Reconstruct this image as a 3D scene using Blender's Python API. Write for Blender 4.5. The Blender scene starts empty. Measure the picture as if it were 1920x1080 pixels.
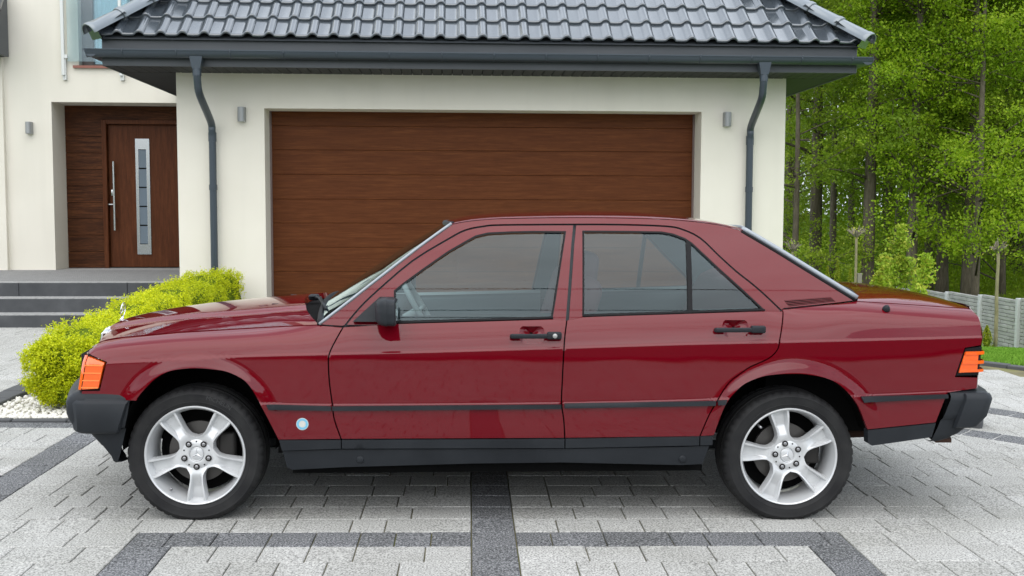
import bpy, bmesh, math, random
import numpy as np
from mathutils import Vector, Matrix
from mathutils.geometry import delaunay_2d_cdt
random.seed(7)
R=math.radians
scene=bpy.context.scene
col=scene.collection

# ------------------------------------------------------------ camera
cam_d=bpy.data.cameras.new('camera'); cam=bpy.data.objects.new('camera',cam_d); col.objects.link(cam)
cam_d.sensor_width=36.0; cam_d.lens=37.78; cam_d.clip_end=2000; cam_d.clip_start=.05
YAW,PITCH,ROLL=.040,.07184,.003
cf=Vector((math.sin(YAW)*math.cos(PITCH),math.cos(YAW)*math.cos(PITCH),-math.sin(PITCH)))
cr=Vector((math.cos(YAW),-math.sin(YAW),0)); cu=cr.cross(cf)
cr2=cr*math.cos(ROLL)+cu*math.sin(ROLL); cu2=cu*math.cos(ROLL)-cr*math.sin(ROLL)
m3=Matrix((cr2,cu2,-cf)).transposed()
CAM=Vector((1.215,-5.548,1.3785))
cam.matrix_world=Matrix.Translation(CAM)@m3.to_4x4()
scene.camera=cam

# ------------------------------------------------------------ sky, sun, exposure
SUN=Vector((-.16,-.66,1.0)).normalized()
w=bpy.data.worlds.new('World'); scene.world=w; w.use_nodes=True
nt=w.node_tree; nt.nodes.clear()
def wn(t,**k):
    n=nt.nodes.new(t)
    for a,b in k.items(): setattr(n,a,b)
    return n
sky=wn('ShaderNodeTexSky',sky_type='NISHITA',sun_disc=False,sun_elevation=math.asin(SUN.z),sun_rotation=math.atan2(SUN.x,SUN.y),air_density=1.2,dust_density=2.0)
mul=wn('ShaderNodeMixRGB',blend_type='MULTIPLY'); mul.inputs[0].default_value=1; mul.inputs[2].default_value=(.09,.09,.09,1)
nt.links.new(sky.outputs[0],mul.inputs[1])
tc=wn('ShaderNodeTexCoord'); mp=wn('ShaderNodeMapping'); mp.inputs['Scale'].default_value=(1,1,2.6)
nz=wn('ShaderNodeTexNoise'); nz.inputs['Scale'].default_value=2.1; nz.inputs['Detail'].default_value=7; nz.inputs['Roughness'].default_value=.58
nt.links.new(tc.outputs['Generated'],mp.inputs[0]); nt.links.new(mp.outputs[0],nz.inputs[0])
rp=wn('ShaderNodeValToRGB'); rp.color_ramp.elements[0].position=.30; rp.color_ramp.elements[0].color=(.45,.45,.45,1)
rp.color_ramp.elements[1].position=.58; rp.color_ramp.elements[1].color=(.95,.95,.95,1)
nt.links.new(nz.outputs[0],rp.inputs[0])
nz2=wn('ShaderNodeTexNoise'); nz2.inputs['Scale'].default_value=3.3; nz2.inputs['Detail'].default_value=6
nt.links.new(mp.outputs[0],nz2.inputs[0])
cl=wn('ShaderNodeValToRGB'); cl.color_ramp.elements[0].position=.34; cl.color_ramp.elements[0].color=(.76,.84,.95,1)
cl.color_ramp.elements[1].position=.66; cl.color_ramp.elements[1].color=(1.36,1.46,1.60,1)
nt.links.new(nz2.outputs[0],cl.inputs[0])
mx=wn('ShaderNodeMixRGB'); nt.links.new(rp.outputs[0],mx.inputs[0]); nt.links.new(mul.outputs[0],mx.inputs[1]); nt.links.new(cl.outputs[0],mx.inputs[2])
bg=wn('ShaderNodeBackground'); bg.inputs[1].default_value=1.0; nt.links.new(mx.outputs[0],bg.inputs[0])
wo=wn('ShaderNodeOutputWorld'); nt.links.new(bg.outputs[0],wo.inputs[0])
sd=bpy.data.lights.new('sun','SUN'); sd.energy=1.5; sd.angle=R(90); sd.color=(1,.93,.84)
so=bpy.data.objects.new('sun',sd); col.objects.link(so); so.rotation_euler=SUN.to_track_quat('Z','Y').to_euler(); so.location=(-10,-15,30)
vs=scene.view_settings; vs.view_transform='Standard'; vs.look='None'; vs.exposure=0.62; vs.gamma=1; vs.use_curve_mapping=False
scene.cycles.use_adaptive_sampling=True; scene.cycles.adaptive_threshold=.012; scene.cycles.diffuse_bounces=4; scene.cycles.max_bounces=8; scene.cycles.transparent_max_bounces=16; scene.cycles.glossy_bounces=4
try: scene.cycles.use_denoising=True
except Exception: pass

# ------------------------------------------------------------ materials
MATS={}
def mat(name,colr=(.5,.5,.5),rough=.5,metal=0,coat=0,coat_rough=.03,spec=.5,coat_ior=1.5):
    m=bpy.data.materials.new(name); m.use_nodes=True; MATS[name]=m
    b=m.node_tree.nodes['Principled BSDF']
    b.inputs['Base Color'].default_value=(*colr,1); b.inputs['Roughness'].default_value=rough; b.inputs['Metallic'].default_value=metal
    b.inputs['Coat Weight'].default_value=coat; b.inputs['Coat Roughness'].default_value=coat_rough; b.inputs['Coat IOR'].default_value=coat_ior
    b.inputs['Specular IOR Level'].default_value=spec
    return m
class N:
    def __init__(s,m): s.m=m; s.t=m.node_tree; s.b=s.t.nodes['Principled BSDF']
    def n(s,t,ins=None,**k):
        x=s.t.nodes.new(t)
        for a,b in k.items(): setattr(x,a,b)
        for a,b in (ins or {}).items():
            if hasattr(b,'links') or isinstance(b,bpy.types.NodeSocket): s.t.links.new(b,x.inputs[a])
            else: x.inputs[a].default_value=b
        return x
    def l(s,a,b): s.t.links.new(a,b)
    def coord(s,kind='Object',scale=(1,1,1)):
        t=s.n('ShaderNodeTexCoord'); mpp=s.n('ShaderNodeMapping',{'Vector':t.outputs[kind],'Scale':scale}); return mpp.outputs[0]
    def noise(s,vec,scale,detail=4,rough=.5): return s.n('ShaderNodeTexNoise',{'Vector':vec,'Scale':scale,'Detail':detail,'Roughness':rough}).outputs[0]
    def ramp(s,fac,stops):
        r=s.n('ShaderNodeValToRGB',{'Fac':fac}); e=r.color_ramp.elements
        while len(e)<len(stops): e.new(.5)
        for i,(p,c) in enumerate(stops): e[i].position=p; e[i].color=(*c,1) if len(c)==3 else c
        return r.outputs[0]
    def mix(s,fac,a,b,mode='MIX'):
        x=s.n('ShaderNodeMixRGB',blend_type=mode)
        for i,v in enumerate((fac,a,b)):
            if isinstance(v,bpy.types.NodeSocket): s.l(v,x.inputs[i])
            elif i==0: x.inputs[0].default_value=v
            else: x.inputs[i].default_value=(*v,1)
        return x.outputs[0]
    def bump(s,h,strength=.3,dist=.01):
        x=s.n('ShaderNodeBump',{'Height':h,'Strength':strength,'Distance':dist}); s.l(x.outputs[0],s.b.inputs['Normal'])
    def base(s,c): s.l(c,s.b.inputs['Base Color'])
    def rnd(s): return s.n('ShaderNodeObjectInfo').outputs['Random']

# car paint: dark red solid with clear coat, faint road dust towards the sills is left to noise
m=mat('paint',(.145,.0035,.007),.45,0,1.0,.028,.0,1.47); k=N(m)
v=k.coord('Object'); k.base(k.mix(k.ramp(k.noise(v,2.2,3),[(.35,(0,0,0)),(.75,(1,1,1))]),(.120,.0010,.0056),(.114,.0011,.0060)))
wob=k.noise(k.coord('Object',(1.2,1,2.5)),1.6,2)
bn=k.n('ShaderNodeBump',{'Height':wob,'Strength':.05,'Distance':.010}); k.l(bn.outputs[0],k.b.inputs['Coat Normal'])
m=mat('black_plastic',(.022,.024,.027),.5,spec=.22); k=N(m); k.bump(k.noise(k.coord(),300,3),.12,.002)
k.base(k.ramp(k.noise(k.coord(),5,4),[(.3,(.012,.014,.017)),(.75,(.021,.024,.028))]))
mat('rubber_trim',(.008,.008,.009),.5,spec=.15)
mat('gap_black',(.004,.004,.004),.9,spec=.1)
m=mat('well_black',(.006,.006,.006),.95,spec=.05)
mat('chrome',(.75,.76,.78),.06,1)
mat('grey_trim',(.30,.33,.36),.35,.15)
m=mat('alloy',(.60,.61,.615),.32,.30,.4,.08); k=N(m); k.l(k.ramp(k.noise(k.coord(),18,5),[(.35,(.28,.28,.28)),(.8,(.42,.42,.42))]),k.b.inputs['Roughness'])
mat('alloy_edge',(.66,.67,.68),.24,.8)
m=mat('tyre',(.016,.016,.017),.62,spec=.22); k=N(m)
k.base(k.ramp(k.noise(k.coord(),9,5),[(.35,(.012,.012,.013)),(.7,(.024,.024,.024))])); k.bump(k.noise(k.coord(),120,3),.15,.002)
mat('tyre_letter',(.035,.035,.036),.6); mat('brake_iron',(.10,.095,.09),.5,.8)
mat('dark_iron',(.03,.028,.026),.6,.5)
mat('bolt_steel',(.35,.35,.36),.35,.9)
mat('rust',(.055,.024,.014),.85)
m=mat('amber_lens',(.85,.115,.006),.12,0,.6,.03); k=N(m); k.b.inputs['Transmission Weight'].default_value=.0
k.b.inputs['Subsurface Weight'].default_value=.25; k.b.inputs['Subsurface Radius'].default_value=(.03,.012,.004); k.b.inputs['Subsurface Scale'].default_value=.5
mat('amber_dark',(.55,.06,.005),.2,0,.6)
mat('red_lens',(.35,.01,.01),.15,0,.6)
mat('lens_rib',(.90,.26,.05),.15,0,.6)
mat('headlamp',(.55,.57,.6),.08,.6,.8)
mat('sticker_blue',(.16,.45,.62),.4); mat('sticker_white',(.55,.56,.52),.45)
mat('lock_white',(.36,.36,.35),.3,.3)
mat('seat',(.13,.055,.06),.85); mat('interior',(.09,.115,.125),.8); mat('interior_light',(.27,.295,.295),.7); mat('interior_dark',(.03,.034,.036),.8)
mat('plate_white',(.75,.75,.75),.4)
def glassmat(name,tint,f,extra=0):
    m=bpy.data.materials.new(name); m.use_nodes=True; MATS[name]=m; t=m.node_tree; t.nodes.clear()
    o=t.nodes.new('ShaderNodeOutputMaterial'); tr=t.nodes.new('ShaderNodeBsdfTransparent'); tr.inputs[0].default_value=(*tint,1)
    g=t.nodes.new('ShaderNodeBsdfGlossy'); g.inputs['Roughness'].default_value=.008; g.inputs[0].default_value=(.80,.95,1,1)
    fr=t.nodes.new('ShaderNodeFresnel'); fr.inputs[0].default_value=1.52
    mm=t.nodes.new('ShaderNodeMath'); mm.operation='MULTIPLY_ADD'; mm.inputs[1].default_value=f; mm.inputs[2].default_value=extra; mm.use_clamp=True
    t.links.new(fr.outputs[0],mm.inputs[0]); mxs=t.nodes.new('ShaderNodeMixShader'); t.links.new(mm.outputs[0],mxs.inputs[0])
    t.links.new(tr.outputs[0],mxs.inputs[1]); t.links.new(g.outputs[0],mxs.inputs[2]); t.links.new(mxs.outputs[0],o.inputs[0])
glassmat('car_glass',(.68,.78,.78),1.2,.0); glassmat('clear_glass',(.9,.94,.94),1.6); glassmat('window_glass',(.80,.88,.90),1.8,.10)

def wood(name,c1,c2,c3,scale=(.9,1,9),rough=.45,spec=.35):
    m=mat(name,c1,rough,spec=spec); k=N(m)
    t=k.n('ShaderNodeTexCoord'); r=k.rnd(); off=k.n('ShaderNodeCombineXYZ',{'X':k.n('ShaderNodeMath',{0:r,1:37.},operation='MULTIPLY').outputs[0],'Z':k.n('ShaderNodeMath',{0:r,1:11.},operation='MULTIPLY').outputs[0]})
    ad=k.n('ShaderNodeVectorMath',{0:t.outputs['Object'],1:off.outputs[0]},operation='ADD')
    mp_=k.n('ShaderNodeMapping',{'Vector':ad.outputs[0],'Scale':scale}).outputs[0]
    w1=k.noise(mp_,3.0,8,.62); wv=k.n('ShaderNodeTexNoise',{'Vector':mp_,'Scale':8.,'Detail':6.,'Distortion':1.2}).outputs[0]
    c=k.ramp(w1,[(.28,c3),(.5,c1),(.74,c2)]); c=k.mix(k.ramp(wv,[(.40,(.42,)*3),(.6,(0,0,0))]),c,c3)
    c=k.mix(.20,c,k.ramp(wv,[(.35,c3),(.7,c2)]))
    k.base(c); k.bump(wv,.06,.003); return m
wood('door_wood',(.102,.031,.0088),(.150,.052,.0155),(.068,.019,.0055),(.55,1,11),.5,.12)
wood('clad_wood',(.070,.024,.009),(.150,.055,.020),(.018,.007,.004),(.9,1,14),.55,.12)
wood('frontdoor_wood',(.085,.026,.009),(.125,.042,.015),(.055,.017,.006),(9,1,.7),.45,.12)
m=mat('stucco',(.72,.69,.61),.9,spec=.15); k=N(m); v=k.coord()
c=k.ramp(k.noise(v,1.1,5),[(.3,(.69,.66,.575)),(.75,(.74,.71,.625))])
st=k.noise(k.coord('Object',(4,4,.35)),1.3,5); c=k.mix(k.ramp(st,[(.50,(0,0,0)),(.80,(.22,.22,.22))]),c,(.58,.56,.49)); k.base(c)
h=k.noise(v,160,3); k.bump(h,.35,.004)
m=mat('roof_tile',(.035,.042,.05),.28,0,.9,.13,.5,1.75); k=N(m)
k.base(k.mix(k.n('ShaderNodeMath',{0:k.rnd(),1:.6},operation='MULTIPLY').outputs[0],(.050,.062,.074),(.068,.080,.093)))
k.l(k.ramp(k.noise(k.coord(),7,5),[(.3,(.12,)*3),(.75,(.30,)*3)]),k.b.inputs['Roughness'])
m=mat('fascia',(.055,.062,.070),.42,spec=.4); k=N(m); k.base(k.ramp(k.noise(k.coord('Object',(1,1,4)),2,5),[(.3,(.048,.055,.062)),(.75,(.066,.073,.080))]))
mat('gutter',(.042,.056,.070),.32,.15); mat('ridge_tile',(.19,.215,.235),.32,.3,.4,.1)
mat('soffit',(.040,.041,.043),.6,spec=.15); mat('lamp_grey',(.30,.31,.31),.45,.4); mat('steel',(.52,.53,.53),.25,1)
mat('frame_brown',(.15,.11,.10),.45); mat('sill_red',(.23,.085,.06),.5); mat('white_metal',(.62,.64,.62),.45); mat('curtain',(.74,.84,.86),.8)
mat('slot_glass',(.16,.20,.24),.1)
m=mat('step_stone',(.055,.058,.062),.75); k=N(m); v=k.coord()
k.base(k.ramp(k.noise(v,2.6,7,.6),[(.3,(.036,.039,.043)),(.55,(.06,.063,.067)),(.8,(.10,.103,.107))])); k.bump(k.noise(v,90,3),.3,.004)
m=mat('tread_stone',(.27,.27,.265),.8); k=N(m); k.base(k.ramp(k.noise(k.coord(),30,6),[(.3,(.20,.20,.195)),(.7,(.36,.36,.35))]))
m=mat('porch_paving',(.17,.17,.17),.85); k=N(m)
bk=k.n('ShaderNodeTexBrick',{'Vector':k.coord('Object'),'Color1':(.30,.30,.29,1),'Color2':(.20,.20,.20,1),'Mortar':(.07,.07,.07,1),'Scale':7.,'Mortar Size':.03}); k.base(k.mix(.5,bk.outputs[0],k.ramp(k.noise(k.coord(),60,4),[(.3,(.08,)*3),(.7,(.28,)*3)])))
def speckle(name,lo,mid,hi):
    m=mat(name,mid,.85,spec=.25); k=N(m); t=k.n('ShaderNodeTexCoord'); g=k.n('ShaderNodeNewGeometry')
    pos=g.outputs['Position']; n1=k.n('ShaderNodeTexNoise',{'Vector':pos,'Scale':130.,'Detail':3.,'Roughness':.7}).outputs[0]
    c=k.ramp(n1,[(.34,lo),(.49,mid),(.64,hi)])
    n2=k.n('ShaderNodeTexNoise',{'Vector':pos,'Scale':2.2,'Detail':5.}).outputs[0]
    c=k.mix(1,c,k.ramp(n2,[(.3,(.84,.84,.82)),(.7,(1.04,1.04,1.04))]),'MULTIPLY')
    r=k.rnd(); c=k.mix(1,c,k.ramp(r,[(0,(.90,.90,.89)),(1,(1.05,1.05,1.05))]),'MULTIPLY')
    k.base(c); k.bump(n1,.4,.004); return m
speckle('paver_light',(.125,.124,.118),(.37,.368,.352),(.58,.577,.552)); speckle('paver_dark',(.030,.031,.034),(.110,.113,.119),(.34,.345,.355))
m=mat('joint_sand',(.12,.11,.06),1,spec=.1); k=N(m); g=k.n('ShaderNodeNewGeometry').outputs['Position']
k.base(k.ramp(k.n('ShaderNodeTexNoise',{'Vector':g,'Scale':2.4,'Detail':6.}).outputs[0],[(.35,(.11,.103,.075)),(.55,(.19,.176,.095)),(.72,(.14,.165,.045))]))
m=mat('grass_ground',(.05,.10,.02),1,spec=.1); k=N(m); g=k.n('ShaderNodeNewGeometry').outputs['Position']
k.base(k.ramp(k.n('ShaderNodeTexNoise',{'Vector':g,'Scale':.35,'Detail':8.,'Roughness':.65}).outputs[0],[(.3,(.035,.075,.012)),(.7,(.09,.17,.03))]))
m=mat('lawn_green',(.12,.25,.03),1,spec=.1); k=N(m); g=k.n('ShaderNodeNewGeometry').outputs['Position']
c=k.ramp(k.n('ShaderNodeTexNoise',{'Vector':g,'Scale':1.3,'Detail':7.,'Roughness':.6}).outputs[0],[(.3,(.11,.235,.025)),(.7,(.165,.30,.04))]); k.base(c)
def leafmat(name,c1,c2,c3,tr=.35):
    m=mat(name,c1,.55,spec=.25); k=N(m)
    g=k.n('ShaderNodeNewGeometry'); n1=k.n('ShaderNodeTexNoise',{'Vector':g.outputs['Position'],'Scale':.9,'Detail':3.}).outputs[0]
    rr=g.outputs['Random Per Island']
    c=k.ramp(rr,[(0,c1),(.55,c2),(1,c3)]); c=k.mix(1,c,k.ramp(n1,[(.3,(.86,.90,.8)),(.7,(1.2,1.18,1.05))]),'MULTIPLY')
    c=k.mix(1,c,k.ramp(k.rnd(),[(0,(.9,.98,.9)),(1,(1.15,1.1,1.0))]),'MULTIPLY')
    k.base(c); t=k.n('ShaderNodeBsdfTranslucent'); k.l(c,t.inputs[0]); ms=k.n('ShaderNodeMixShader',{0:tr}); o=k.t.nodes['Material Output']
    k.l(k.b.outputs[0],ms.inputs[1]); k.l(t.outputs[0],ms.inputs[2]); k.l(ms.outputs[0],o.inputs[0])
leafmat('leaf_spring',(.150,.262,.010),(.220,.340,.016),(.300,.400,.028),.5)
leafmat('leaf_dull',(.145,.230,.018),(.205,.290,.026),(.260,.340,.045),.5)
leafmat('leaf_young',(.24,.36,.03),(.34,.44,.05),(.46,.42,.07))
leafmat('leaf_hedge',(.36,.43,.008),(.52,.56,.010),(.66,.66,.02),.3)
leafmat('leaf_thuja',(.20,.24,.015),(.30,.32,.02),(.36,.36,.03),.2)
leafmat('leaf_dark',(.025,.05,.010),(.035,.07,.014),(.05,.09,.02),.2)
mat('hedge_core',(.09,.13,.010),1,spec=.05)
def barkm(name,a,b):
    m=mat(name,a,.9,spec=.1); k=N(m); c=k.ramp(k.noise(k.coord('Object',(6,6,1.2)),2.5,7,.65),[(.3,a),(.7,b)]); k.base(c); k.bump(k.noise(k.coord('Object',(8,8,1.5)),4,5),.7,.03)
barkm('bark',(.065,.055,.040),(.150,.128,.095)); barkm('bark_pale',(.13,.11,.085),(.27,.24,.19)); barkm('bark_young',(.16,.14,.08),(.30,.27,.17))
mat('stake_wood',(.22,.20,.17),.85); mat('tie_green',(.02,.20,.13),.6)
m=mat('concrete',(.42,.42,.40),.9,spec=.2); k=N(m); v=k.coord()
k.base(k.ramp(k.noise(v,2.5,6),[(.3,(.27,.27,.26)),(.7,(.38,.38,.365))])); k.bump(k.noise(v,9,5),.5,.03)
mat('post_concrete',(.46,.47,.48),.85); mat('pebble',(.68,.66,.61),.75); mat('edging_dark',(.07,.072,.075),.85); mat('cable',(.01,.01,.01),.7); mat('asphalt',(.035,.035,.037),.9,spec=.2)

# ------------------------------------------------------------ mesh helpers
def link(name,me,mt=None,parent=None,at=None):
    o=bpy.data.objects.new(name,me); col.objects.link(o)
    if mt and me: 
        if not me.materials: me.materials.append(MATS[mt])
    if parent:
        o.parent=parent
        if at is not None: o.matrix_parent_inverse=Matrix.Translation(-Vector(at))
    return o
def mesh(name,V,F,smooth=False,normals=None,sharp=None):
    me=bpy.data.meshes.new(name); me.from_pydata([tuple(map(float,p)) for p in V],[],F); me.update()
    if smooth or normals is not None:
        me.polygons.foreach_set('use_smooth',[True]*len(me.polygons))
        if sharp: me.set_sharp_from_angle(angle=R(sharp))
    if normals is not None: me.normals_split_custom_set_from_vertices([tuple(map(float,n)) for n in normals])
    return me
def tag(o,label=None,cat=None,group=None,kind=None):
    for a,b in (('label',label),('category',cat),('group',group),('kind',kind)):
        if b: o[a]=b
    return o
def empty(name,loc=(0,0,0),rz=0,parent=None):
    o=bpy.data.objects.new(name,None); col.objects.link(o); o.location=loc; o.rotation_euler=(0,0,rz); o.empty_display_size=.1
    if parent: o.parent=parent
    return o
class MB:
    def __init__(s): s.V=[]; s.F=[]
    def add(s,V,F):
        n=len(s.V); s.V+=[tuple(p) for p in V]; s.F+=[tuple(i+n for i in f) for f in F]; return s
    def box(s,x0,x1,y0,y1,z0,z1,M=None):
        V=[(x0,y0,z0),(x1,y0,z0),(x1,y1,z0),(x0,y1,z0),(x0,y0,z1),(x1,y0,z1),(x1,y1,z1),(x0,y1,z1)]
        if M is not None: V=[tuple(M@Vector(p)) for p in V]
        return s.add(V,[(0,3,2,1),(4,5,6,7),(0,1,5,4),(1,2,6,5),(2,3,7,6),(3,0,4,7)])
    def cbox(s,x0,x1,y0,y1,z0,z1,c=.004):
        # box with chamfered vertical-front/top edges: all twelve edges
        bm=bmesh.new(); bmesh.ops.create_cube(bm,size=1)
        for v in bm.verts: v.co=Vector((x0+(v.co.x+.5)*(x1-x0),y0+(v.co.y+.5)*(y1-y0),z0+(v.co.z+.5)*(z1-z0)))
        bmesh.ops.bevel(bm,geom=bm.edges[:],offset=c,segments=1,affect='EDGES',profile=.5)
        bm.verts.index_update(); s.add([v.co[:] for v in bm.verts],[tuple(v.index for v in f.verts) for f in bm.faces]); bm.free(); return s
    def tube(s,P,r,n=8,cap=True,rs=None):
        P=[Vector(p) for p in P]; b=len(s.V); up=Vector((0,0,1))
        prev=None
        for i,p in enumerate(P):
            d=(P[min(i+1,len(P)-1)]-P[max(i-1,0)]).normalized()
            a=d.cross(up) if prev is None else prev-d*prev.dot(d)
            if a.length<1e-4: a=d.cross(Vector((1,0,0)))
            a.normalize(); prev=a; c=d.cross(a); rr=rs[i] if rs else r
            for j in range(n):
                t=2*math.pi*j/n; q=p+(a*math.cos(t)+c*math.sin(t))*rr; s.V.append(tuple(q))
        for i in range(len(P)-1):
            for j in range(n):
                s.F.append((b+i*n+j,b+i*n+(j+1)%n,b+(i+1)*n+(j+1)%n,b+(i+1)*n+j))
        if cap:
            s.F.append(tuple(b+j for j in range(n))[::-1]); e=b+(len(P)-1)*n; s.F.append(tuple(e+j for j in range(n)))
        return s
    def lathe(s,prof,n=48,C=(0,0,0),axis='y'):
        # prof: (radius, offset along -y outward)
        b=len(s.V); C=Vector(C)
        for r,o in prof:
            for j in range(n):
                t=2*math.pi*j/n; s.V.append((C.x+r*math.cos(t),C.y-o,C.z+r*math.sin(t)))
        for i in range(len(prof)-1):
            for j in range(n): s.F.append((b+i*n+j,b+(i+1)*n+j,b+(i+1)*n+(j+1)%n,b+i*n+(j+1)%n))
        return s
    def grid(s,rows):
        b=len(s.V); n=len(rows[0])
        for r in rows: s.V+= [tuple(p) for p in r]
        for i in range(len(rows)-1):
            for j in range(n-1): s.F.append((b+i*n+j,b+i*n+j+1,b+(i+1)*n+j+1,b+(i+1)*n+j))
        return s
    def build(s,name,mt,parent=None,smooth=False,sharp=None,at=None): return link(name,mesh(name,s.V,s.F,smooth,None,sharp),mt,parent,at)
def rbox(cx,cy,cz,sx,sy,sz,b,seg=3,M=None):
    bm=bmesh.new(); bmesh.ops.create_cube(bm,size=1)
    for v in bm.verts: v.co=Vector((v.co.x*sx,v.co.y*sy,v.co.z*sz))
    bmesh.ops.bevel(bm,geom=bm.edges[:],offset=b,segments=seg,affect='EDGES',profile=.5)
    bm.verts.index_update()
    V=[(M@v.co if M is not None else v.co)+Vector((cx,cy,cz)) for v in bm.verts]; F=[tuple(v.index for v in f.verts) for f in bm.faces]; bm.free()
    return V,F
def copy_tree(o,parent=None):
    c=o.copy(); col.objects.link(c); c.parent=parent
    for ch in list(o.children): copy_tree(ch,c)
    return c
def inside(P,pts):
    # even-odd test, pts (n,2)
    x,y=pts[:,0],pts[:,1]; r=np.zeros(len(pts),bool); n=len(P); j=n-1
    for i in range(n):
        xi,yi=P[i]; xj,yj=P[j]
        if yi!=yj:
            c=((yi>y)!=(yj>y))&(x<(xj-xi)*(y-yi)/(yj-yi)+xi); r^=c
        j=i
    return r
def area2(P): return sum(P[i-1][0]*P[i][1]-P[i][0]*P[i-1][1] for i in range(len(P)))
def offset_poly(P,d):
    # shrink by d (positive inwards), simple mitre
    if area2(P)<0: P=P[::-1]
    n=len(P); out=[]
    for i in range(n):
        a=Vector(P[i-1]).to_2d() if 0 else Vector((P[i-1][0],P[i-1][1])); b=Vector((P[i][0],P[i][1])); c=Vector((P[(i+1)%n][0],P[(i+1)%n][1]))
        e1=(b-a); e2=(c-b)
        if e1.length<1e-6 or e2.length<1e-6: out.append((b.x,b.y)); continue
        e1.normalize(); e2.normalize(); n1=Vector((-e1.y,e1.x)); n2=Vector((-e2.y,e2.x)); m_=n1+n2
        if m_.length<1e-4: m_=n1
        m_.normalize(); kk=d/max(.45,m_.dot(n1)); out.append((b.x+m_.x*kk,b.y+m_.y*kk))
    return out
def resample(P,step):
    o=[]; n=len(P)
    for i in range(n):
        a,b=P[i],P[(i+1)%n]; L=math.hypot(b[0]-a[0],b[1]-a[1]); k_=max(1,math.ceil(L/step))
        for q in range(k_): o.append((a[0]+(b[0]-a[0])*q/k_,a[1]+(b[1]-a[1])*q/k_))
    # drop duplicates
    r=[]
    for p in o:
        if not r or math.hypot(p[0]-r[-1][0],p[1]-r[-1][1])>1e-4: r.append(p)
    if len(r)>1 and math.hypot(r[0][0]-r[-1][0],r[0][1]-r[-1][1])<1e-4: r.pop()
    return r
def smooth_open(P,sub=4):
    o=[]; n=len(P)
    for i in range(n-1):
        p0=P[max(i-1,0)]; p1=P[i]; p2=P[i+1]; p3=P[min(i+2,n-1)]
        for q in range(sub):
            t=q/sub
            o.append(tuple(.5*((2*p1[d])+(-p0[d]+p2[d])*t+(2*p0[d]-5*p1[d]+4*p2[d]-p3[d])*t*t+(-p0[d]+3*p1[d]-3*p2[d]+p3[d])*t**3) for d in range(len(p1))))
    o.append(tuple(P[-1])); return o
# ============================================================ CAR
def interp(P,x):
    if x<=P[0][0]:
        a,b=P[0],P[1]; return a[1]+(b[1]-a[1])*max(-.15,x-a[0])/(b[0]-a[0])
    if x>=P[-1][0]:
        a,b=P[-2],P[-1]; return b[1]+(b[1]-a[1])*min(.15,x-b[0])/(b[0]-a[0])
    for i in range(len(P)-1):
        if x<=P[i+1][0]:
            x0,y0=P[i]; x1,y1=P[i+1]; h=x1-x0
            m0=(y1-P[i-1][1])/(x1-P[i-1][0]) if i>0 else (y1-y0)/h
            m1=(P[i+2][1]-y0)/(P[i+2][0]-x0) if i+2<len(P) else (y1-y0)/h
            t=(x-x0)/h
            return y0*(2*t**3-3*t*t+1)+h*m0*(t**3-2*t*t+t)+y1*(-2*t**3+3*t*t)+h*m1*(t**3-t*t)
def lin(P,x):
    if x<=P[0][0]: return P[0][1]
    for a,b in zip(P,P[1:]):
        if x<=b[0]: return a[1]+(b[1]-a[1])*(x-a[0])/(b[0]-a[0])
    return P[-1][1]
def sst(a,b,x):
    t=min(1,max(0,(x-a)/(b-a))); return t*t*(3-2*t)
CREASE=[(-.3605,.7138),(-.133,.7249),(.0214,.7328),(.2363,.7428),(.6007,.7514),(1.0282,.7599),(1.6336,.7763),(2.1636,.7919),(2.5948,.8007),(2.9637,.8079),(3.5029,.8159)]
MOULD=[(.3224,.5275),(.6109,.5204),(1.6253,.5244),(2.1664,.5341),(2.3701,.5405),(2.9686,.5526),(3.3675,.5632)]
SHOULD=[(-.4531,.7755),(-.4363,.7898),(-.3276,.8089),(-.0912,.8301),(.2268,.8489),(.545,.8717),(.8919,.8763),(1.5847,.8994),(1.7231,.9101),(2.5338,.9346),(2.6306,.943),(2.8851,.9706),(2.9841,.9731),(3.2257,.9582),(3.5185,.9384)]
ARCHES=[(.022,.357,.3252),(2.663,.2692,.3855)]
def wplan(x):
    t=max(0,(-.05-x)/.70); r=max(0,(x-2.75)/.85); return .838-.045*t*t-.05*r*r
def kf(x): return max(1-sst(.30,.72,x),sst(2.50,2.95,x))
def S(x,z):
    zc=interp(CREASE,x); zs=interp(SHOULD,x); zm=interp(MOULD,x); y=wplan(x); k=kf(x); u=(z-zc)/(zs-zc)
    if u>0:
        uu=min(u,1.25); d=.05+.085*k
        y-=d*(k*(.30*uu+.70*uu**4.6)+(1-k)*(.5*uu+.5*uu*uu))
    y+=.006*(1-sst(zc-.007,zc+.004,z))-.003
    y+=.004*(1-sst(zm+.001,zm+.008,z))
    if z<.45: y-=.35*(.45-z)**2
    for ax,az,RR in ARCHES:
        r=math.hypot(x-ax,z-az)
        if r<RR+.08: y+=.014*sst(RR+.075,RR,r)*sst(.34,.60,z)
    return y
def G(x,z):
    h=z-.89; t=(x-1.6)/1.3; return .778-.36*h-.22*h*h-.035*t*t
def nrm(fn,x,z,e=.0015):
    sx=(fn(x+e,z)-fn(x-e,z))/(2*e); sz=(fn(x,z+e)-fn(x,z-e))/(2*e)
    n=Vector((-sx,-1,-sz)); n.normalize(); return n
CARLOC=(1.33,0,0)
car=empty('sedan_car',CARLOC)
tag(car,'dark red four-door saloon car parked side-on before the garage','car')
CP=dict(at=CARLOC)
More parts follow.
